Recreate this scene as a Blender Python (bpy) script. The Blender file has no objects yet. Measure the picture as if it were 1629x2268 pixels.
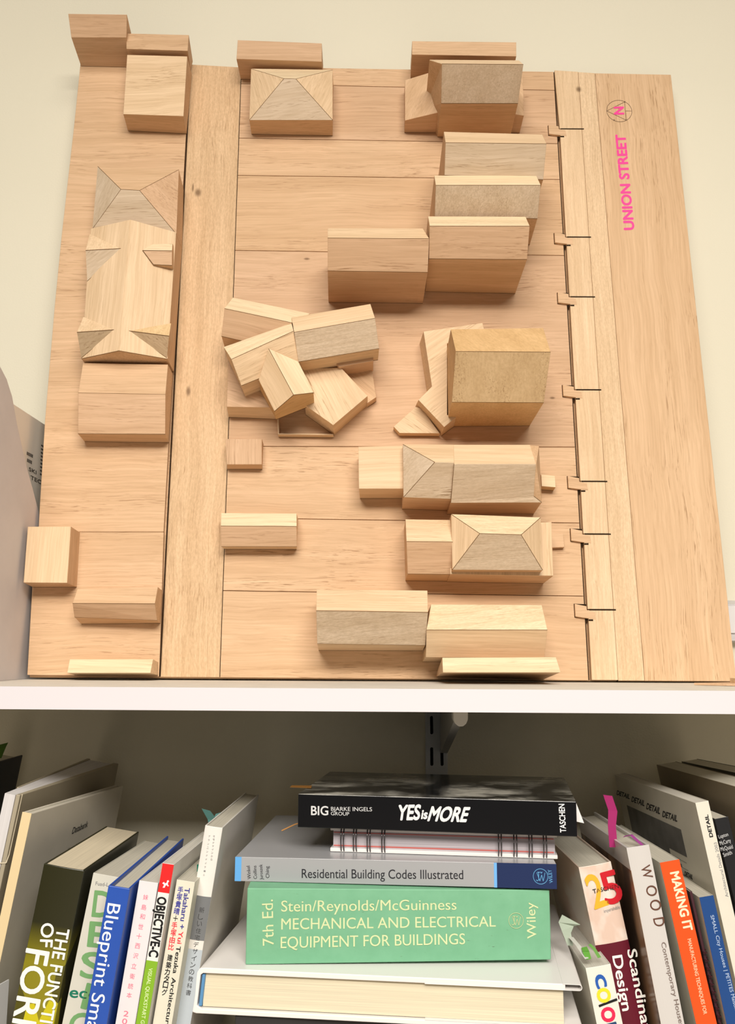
import bpy, bmesh, math, random
from mathutils import Vector, Matrix
random.seed(7)
SC = bpy.context.scene
COL = SC.collection
# ------------------------------------------------------------------ camera
cam = bpy.data.cameras.new('camera'); camo = bpy.data.objects.new('camera', cam); COL.objects.link(camo)
cam.sensor_fit = 'VERTICAL'; cam.sensor_height = 24.0; cam.lens = 24.0*2000/2268; cam.clip_start = .01
_C = Vector((0, -.7758, .0321)); _R = Vector((.9996938, .02422599, .00504131)); _U = Vector((-.00131783, -.15131831, .98848421)); _F = Vector((-.02470985, .98818818, .15124005))
camo.matrix_world = Matrix(((_R.x, _U.x, -_F.x, _C.x), (_R.y, _U.y, -_F.y, _C.y), (_R.z, _U.z, -_F.z, _C.z), (0, 0, 0, 1)))
SC.camera = camo
# ------------------------------------------------------------------ light and exposure
W = bpy.data.worlds.new('room_light'); SC.world = W; W.use_nodes = True
W.node_tree.nodes['Background'].inputs[0].default_value = (1.0, .94, .86, 1); W.node_tree.nodes['Background'].inputs[1].default_value = .02
def area(name, loc, target, sx, sy, power, col):
    l = bpy.data.lights.new(name, 'AREA'); l.shape = 'RECTANGLE'; l.size = sx; l.size_y = sy; l.energy = power; l.color = col
    o = bpy.data.objects.new(name, l); COL.objects.link(o); o.location = loc
    o.rotation_euler = (Vector(target)-Vector(loc)).to_track_quat('-Z', 'Y').to_euler(); return o
area('ceiling_panel_lamp', (.15, -2.2, 1.25), (.15, -2.2, 0), 1.7, .9, 138, (1, .945, .87))
area('ceiling_panel_lamp', (.0, -1.3, 1.35), (.0, .1, .1), 1.4, .7, 21, (1, .945, .87))
area('low_front_fill', (.6, -2.6, .2), (0, .2, 0), 1.6, 1.0, 2, (1, .95, .9))  # weak fill light added low in front, no window behind it
SC.view_settings.view_transform = 'Standard'; SC.view_settings.look = 'None'; SC.view_settings.gamma = 1; SC.view_settings.use_curve_mapping = False
SC.view_settings.exposure = 0.0
# ------------------------------------------------------------------ helpers
def mesh_obj(name, verts, faces, mats, parent=None, fm=None, smooth=False, recalc=True):
    me = bpy.data.meshes.new(name); bm = bmesh.new()
    vs = [bm.verts.new(v) for v in verts]
    for i, f in enumerate(faces):
        try: fc = bm.faces.new([vs[k] for k in f])
        except ValueError: continue
        fc.material_index = fm[i] if fm else 0; fc.smooth = smooth
    if recalc: bmesh.ops.recalc_face_normals(bm, faces=bm.faces)
    bm.to_mesh(me); bm.free()
    for m in (mats if isinstance(mats, (list, tuple)) else [mats]): me.materials.append(m)
    o = bpy.data.objects.new(name, me); COL.objects.link(o)
    if parent: o.parent = parent
    return o
class MB:
    def __init__(s): s.v = []; s.f = []; s.m = []
    def add(s, vs, fs, m=0):
        n = len(s.v); s.v += [tuple(v) for v in vs]; s.f += [tuple(n+i for i in f) for f in fs]; s.m += [m]*len(fs)
    def box(s, a, b, m=0):
        x0, y0, z0 = a; x1, y1, z1 = b
        s.add([(x0,y0,z0),(x1,y0,z0),(x1,y1,z0),(x0,y1,z0),(x0,y0,z1),(x1,y0,z1),(x1,y1,z1),(x0,y1,z1)],
              [(0,3,2,1),(4,5,6,7),(0,1,5,4),(1,2,6,5),(2,3,7,6),(3,0,4,7)], m)
    def prism(s, pts, h0, h1, axis=2, m=0):
        n = len(pts)
        def P(p, h):
            return (p[0], p[1], h) if axis == 2 else ((p[0], h, p[1]) if axis == 1 else (h, p[0], p[1]))
        s.add([P(p, h0) for p in pts]+[P(p, h1) for p in pts],
              [tuple(range(n))[::-1], tuple(range(n, 2*n))]+[(i, (i+1) % n, n+(i+1) % n, n+i) for i in range(n)], m)
    def bar(s, a, b, r, m=0, n=4):
        a = Vector(a); b = Vector(b); d = (b-a)
        if d.length < 1e-7: return
        d.normalize(); x = d.cross(Vector((0, 0, 1)));
        if x.length < 1e-3: x = d.cross(Vector((0, 1, 0)))
        x.normalize(); y = d.cross(x); vs = []
        for e in (a, b):
            for k in range(n):
                t = 2*math.pi*(k+.5)/n; vs.append(e+x*(r*math.cos(t))+y*(r*math.sin(t)))
        s.add(vs, [tuple(range(n))[::-1], tuple(range(n, 2*n))]+[(k, (k+1) % n, n+(k+1) % n, n+k) for k in range(n)], m)
    def tube(s, pts, r, m=0, n=8):
        for a, b in zip(pts, pts[1:]): s.bar(a, b, r, m, n)
    def build(s, name, mats, parent=None, smooth=False, recalc=True):
        return mesh_obj(name, s.v, s.f, mats, parent, s.m, smooth, recalc)
def bevel(o, w, seg=2, ang=35):
    b = o.modifiers.new('bevel', 'BEVEL'); b.width = w; b.segments = seg; b.limit_method = 'ANGLE'; b.angle_limit = math.radians(ang); return o
def thing(name, label, cat, M=None, group=None):
    o = bpy.data.objects.new(name, None); COL.objects.link(o); o.empty_display_size = .02
    if M is not None: o.matrix_world = M
    o['label'] = label; o['category'] = cat
    if group: o['group'] = group
    return o
def tag(o, label, cat, group=None):
    o['label'] = label; o['category'] = cat
    if group: o['group'] = group
    return o
# ------------------------------------------------------------------ materials
def new_mat(name):
    m = bpy.data.materials.new(name); m.use_nodes = True; nt = m.node_tree
    return m, nt, nt.nodes['Principled BSDF']
_pl = {}
def plain(name, col, rough=.55, spec=.4, metal=0, var=.0, bump=0):
    key = (name, col, rough)
    if key in _pl: return _pl[key]
    m, nt, b = new_mat(name); c = (*col, 1)
    b.inputs['Roughness'].default_value = rough; b.inputs['Metallic'].default_value = metal; b.inputs['Specular IOR Level'].default_value = spec
    if var > 0:
        tc = nt.nodes.new('ShaderNodeTexCoord'); nz = nt.nodes.new('ShaderNodeTexNoise'); nz.inputs['Scale'].default_value = 40; nz.inputs['Detail'].default_value = 5
        mr = nt.nodes.new('ShaderNodeMapRange'); mr.inputs[1].default_value = .3; mr.inputs[2].default_value = .7; mr.inputs[3].default_value = 1-var; mr.inputs[4].default_value = 1+var
        mx = nt.nodes.new('ShaderNodeMix'); mx.data_type = 'RGBA'; mx.blend_type = 'MULTIPLY'; mx.inputs[0].default_value = 1; mx.inputs[6].default_value = c
        nt.links.new(tc.outputs['Object'], nz.inputs['Vector']); nt.links.new(nz.outputs[0], mr.inputs[0]); nt.links.new(mr.outputs[0], mx.inputs[7]); nt.links.new(mx.outputs[2], b.inputs['Base Color'])
    else: b.inputs['Base Color'].default_value = c
    _pl[key] = m; return m
def mixc(nt, a, b, fac, mode='MIX'):
    mx = nt.nodes.new('ShaderNodeMix'); mx.data_type = 'RGBA'; mx.blend_type = mode
    for sock, v in ((mx.inputs[6], a), (mx.inputs[7], b), (mx.inputs[0], fac)):
        if hasattr(v, 'links'): nt.links.new(v, sock)
        elif isinstance(v, tuple): sock.default_value = (*v, 1)
        else: sock.default_value = v
    return mx.outputs[2]
def noise(nt, vec, scale, detail=4, rough=.55, lo=.35, hi=.65):
    n = nt.nodes.new('ShaderNodeTexNoise'); n.inputs['Scale'].default_value = scale; n.inputs['Detail'].default_value = detail; n.inputs['Roughness'].default_value = rough
    nt.links.new(vec, n.inputs['Vector'])
    r = nt.nodes.new('ShaderNodeMapRange'); r.inputs[1].default_value = lo; r.inputs[2].default_value = hi; nt.links.new(n.outputs[0], r.inputs[0]); return r.outputs[0]
def mapping(nt, vec, scale, rot=(0, 0, 0), loc=(0, 0, 0)):
    m = nt.nodes.new('ShaderNodeMapping'); m.inputs['Scale'].default_value = scale; m.inputs['Rotation'].default_value = rot; m.inputs['Location'].default_value = loc
    nt.links.new(vec, m.inputs['Vector']); return m.outputs[0]
_bal = {}
def balsa(base, ang=0, pore=.5, fleck=0, knots=(), rough=.62, band=.5, key=None):
    """bare balsa: base colour, grain direction in degrees in the board plane"""
    k = (base, ang, pore, fleck, tuple(knots), band)
    if k in _bal: return _bal[k]
    m, nt, b = new_mat('balsa_wood'); L = nt.links
    tc = nt.nodes.new('ShaderNodeTexCoord'); oi = nt.nodes.new('ShaderNodeObjectInfo')
    ad = nt.nodes.new('ShaderNodeVectorMath'); ad.operation = 'ADD'
    sc = nt.nodes.new('ShaderNodeVectorMath'); sc.operation = 'SCALE'; sc.inputs['Scale'].default_value = 3.7
    cb = nt.nodes.new('ShaderNodeCombineXYZ')
    for i in range(3): L.new(oi.outputs['Random'], cb.inputs[i])
    L.new(cb.outputs[0], sc.inputs[0]); L.new(tc.outputs['Object'], ad.inputs[0]); L.new(sc.outputs[0], ad.inputs[1])
    rt = mapping(nt, ad.outputs[0], (1, 1, 1), (0, 0, math.radians(-ang)))
    # gentle waviness of the grain
    wv = nt.nodes.new('ShaderNodeTexNoise'); wv.inputs['Scale'].default_value = 9; L.new(rt, wv.inputs['Vector'])
    ws = nt.nodes.new('ShaderNodeVectorMath'); ws.operation = 'SCALE'; ws.inputs['Scale'].default_value = .012; L.new(wv.outputs[1], ws.inputs[0])
    wa = nt.nodes.new('ShaderNodeVectorMath'); wa.operation = 'ADD'; L.new(rt, wa.inputs[0]); L.new(ws.outputs[0], wa.inputs[1]); g = wa.outputs[0]
    fine = noise(nt, mapping(nt, g, (9, 420, 420)), 1, 6, .65, .3, .7)
    bands = noise(nt, mapping(nt, g, (2.5, 55, 55)), 1, 3, .5, .3, .7)
    pores = noise(nt, mapping(nt, g, (30, 760, 760), loc=(3, 1, 2)), 1, 4, .6, .555, .66)
    pz = noise(nt, mapping(nt, g, (6, 45, 45), loc=(9, 4, 1)), 1, 2, .5, .44, .64)
    pm = nt.nodes.new('ShaderNodeMath'); pm.operation = 'MULTIPLY'; L.new(pores, pm.inputs[0]); L.new(pz, pm.inputs[1])
    pf = nt.nodes.new('ShaderNodeMath'); pf.operation = 'MULTIPLY'; L.new(pm.outputs[0], pf.inputs[0]); pf.inputs[1].default_value = pore
    dark = tuple(c*f for c, f in zip(base, (.80, .74, .66))); lite = tuple(min(1, c*f) for c, f in zip(base, (1.05, 1.05, 1.07)))
    c1 = mixc(nt, dark, lite, bands) if band else None
    col = mixc(nt, base, c1, band)
    col = mixc(nt, col, mixc(nt, (.80, .755, .69), (1.06, 1.06, 1.06), fine), .8, 'MULTIPLY')
    if fleck:
        fl = noise(nt, mapping(nt, g, (230, 620, 620), loc=(5, 5, 5)), 1, 4, .6, .36, .64)
        col = mixc(nt, col, mixc(nt, (.87, .85, .82), (1.05, 1.05, 1.05), fl), fleck, 'MULTIPLY')
    col = mixc(nt, col, tuple(c*f for c, f in zip(base, (.42, .32, .22))), pf.outputs[0])
    for (kx, ky, kr, ks) in knots:
        sb = nt.nodes.new('ShaderNodeVectorMath'); sb.operation = 'SUBTRACT'; sb.inputs[1].default_value = (kx, ky, 0); L.new(tc.outputs['Object'], sb.inputs[0])
        sv = nt.nodes.new('ShaderNodeVectorMath'); sv.operation = 'MULTIPLY'; sv.inputs[1].default_value = ks; L.new(sb.outputs[0], sv.inputs[0])
        ln = nt.nodes.new('ShaderNodeVectorMath'); ln.operation = 'LENGTH'; L.new(sv.outputs[0], ln.inputs[0])
        mr = nt.nodes.new('ShaderNodeMapRange'); mr.interpolation_type = 'SMOOTHSTEP'; mr.inputs[1].default_value = kr*.2; mr.inputs[2].default_value = kr; mr.inputs[3].default_value = .8; mr.inputs[4].default_value = 0; L.new(ln.outputs['Value'], mr.inputs[0])
        col = mixc(nt, col, (.16, .085, .035), mr.outputs[0])
    L.new(col, b.inputs['Base Color']); b.inputs['Roughness'].default_value = rough; b.inputs['Specular IOR Level'].default_value = .25
    bp = nt.nodes.new('ShaderNodeBump'); bp.inputs['Strength'].default_value = .12; bp.inputs['Distance'].default_value = .0006; L.new(fine, bp.inputs['Height']); L.new(bp.outputs[0], b.inputs['Normal'])
    _bal[k] = m; return m
CHAR = plain('burnt_cut_edge', (.16, .085, .035), .8, .1)
GAP = plain('dark_gap', (.03, .018, .01), .9, 0)
def paper(name, col, axis='x', lines=.12, scale=2600):
    """a block of pages: fine layers stacked along one axis"""
    key = (name, col, axis)
    if key in _pl: return _pl[key]
    m, nt, b = new_mat(name); tc = nt.nodes.new('ShaderNodeTexCoord')
    s = {'x': (scale, 6, 6), 'y': (6, scale, 6), 'z': (6, 6, scale)}[axis]
    f = noise(nt, mapping(nt, tc.outputs['Object'], s), 1, 3, .6, .3, .7)
    s2 = tuple(v*.16 if v > 10 else v for v in s)
    f2 = noise(nt, mapping(nt, tc.outputs['Object'], s2), 1, 2, .6, .3, .7)
    col1 = mixc(nt, tuple(c*(1-lines*2.2) for c in col), col, f); col2 = mixc(nt, tuple(1-lines for _ in col), (1, 1, 1), f2)
    nt.links.new(mixc(nt, col1, col2, 1.0, 'MULTIPLY'), b.inputs['Base Color']); b.inputs['Roughness'].default_value = .8; b.inputs['Specular IOR Level'].default_value = .1
    _pl[key] = m; return m
# ------------------------------------------------------------------ lettering
def glyph_mesh(s, bold=0):
    cu = bpy.data.curves.new('lettering', 'FONT'); cu.body = s; cu.size = 1; cu.resolution_u = 4
    
    o = bpy.data.objects.new('lettering', cu); COL.objects.link(o)
    dg = bpy.context.evaluated_depsgraph_get(); me = bpy.data.meshes.new_from_object(o.evaluated_get(dg))
    bpy.data.objects.remove(o); bpy.data.curves.remove(cu); return me
def lettering(name, s, parent, L0, dx, dy, mat, bold=0, lift=.00015, unit=.001):
    """text mapped so that its baseline runs from L0 along dx and its capitals reach L0+dy"""
    me = glyph_mesh(s, bold); L0 = Vector(L0)*unit; dx = Vector(dx)*unit; dy = Vector(dy)*unit
    nrm = dx.cross(dy).normalized()*lift
    xs = [v.co.x for v in me.vertices]; ys = [v.co.y for v in me.vertices]
    x0, x1 = min(xs), max(xs)
    if len(s) == 1 or s in ('is',): y0, y1 = min(ys), max(ys)
    else: y0, y1 = 0.0, .70
    w_ = (.003, .017, .036)[bold]
    sh = [(0, 0)]+[(w_*math.cos(k*math.pi/4), w_*math.sin(k*math.pi/4)) for k in range(8)] if bold else [(0, 0), (w_, 0), (-w_, 0)]
    V = [v.co.copy() for v in me.vertices]; F = [tuple(p.vertices) for p in me.polygons]; vs = []; fs = []
    x0 -= w_; x1 += w_
    for k, (sx_, sy_) in enumerate(sh):
        n_ = len(vs)
        for c_ in V: vs.append(L0+dx*((c_.x+sx_-x0)/(x1-x0))+dy*((c_.y+sy_-y0)/(y1-y0))+nrm*(1+.04*k))
        fs += [tuple(n_+i for i in f) for f in F]
    bpy.data.meshes.remove(me); me = bpy.data.meshes.new(name); me.from_pydata(vs, [], fs)
    me.materials.clear(); me.materials.append(mat)
    o = bpy.data.objects.new(name, me); COL.objects.link(o)
    if parent: o.parent = parent
    return o
def ink(c): return plain('printed_ink', c, .5, .3)
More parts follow.
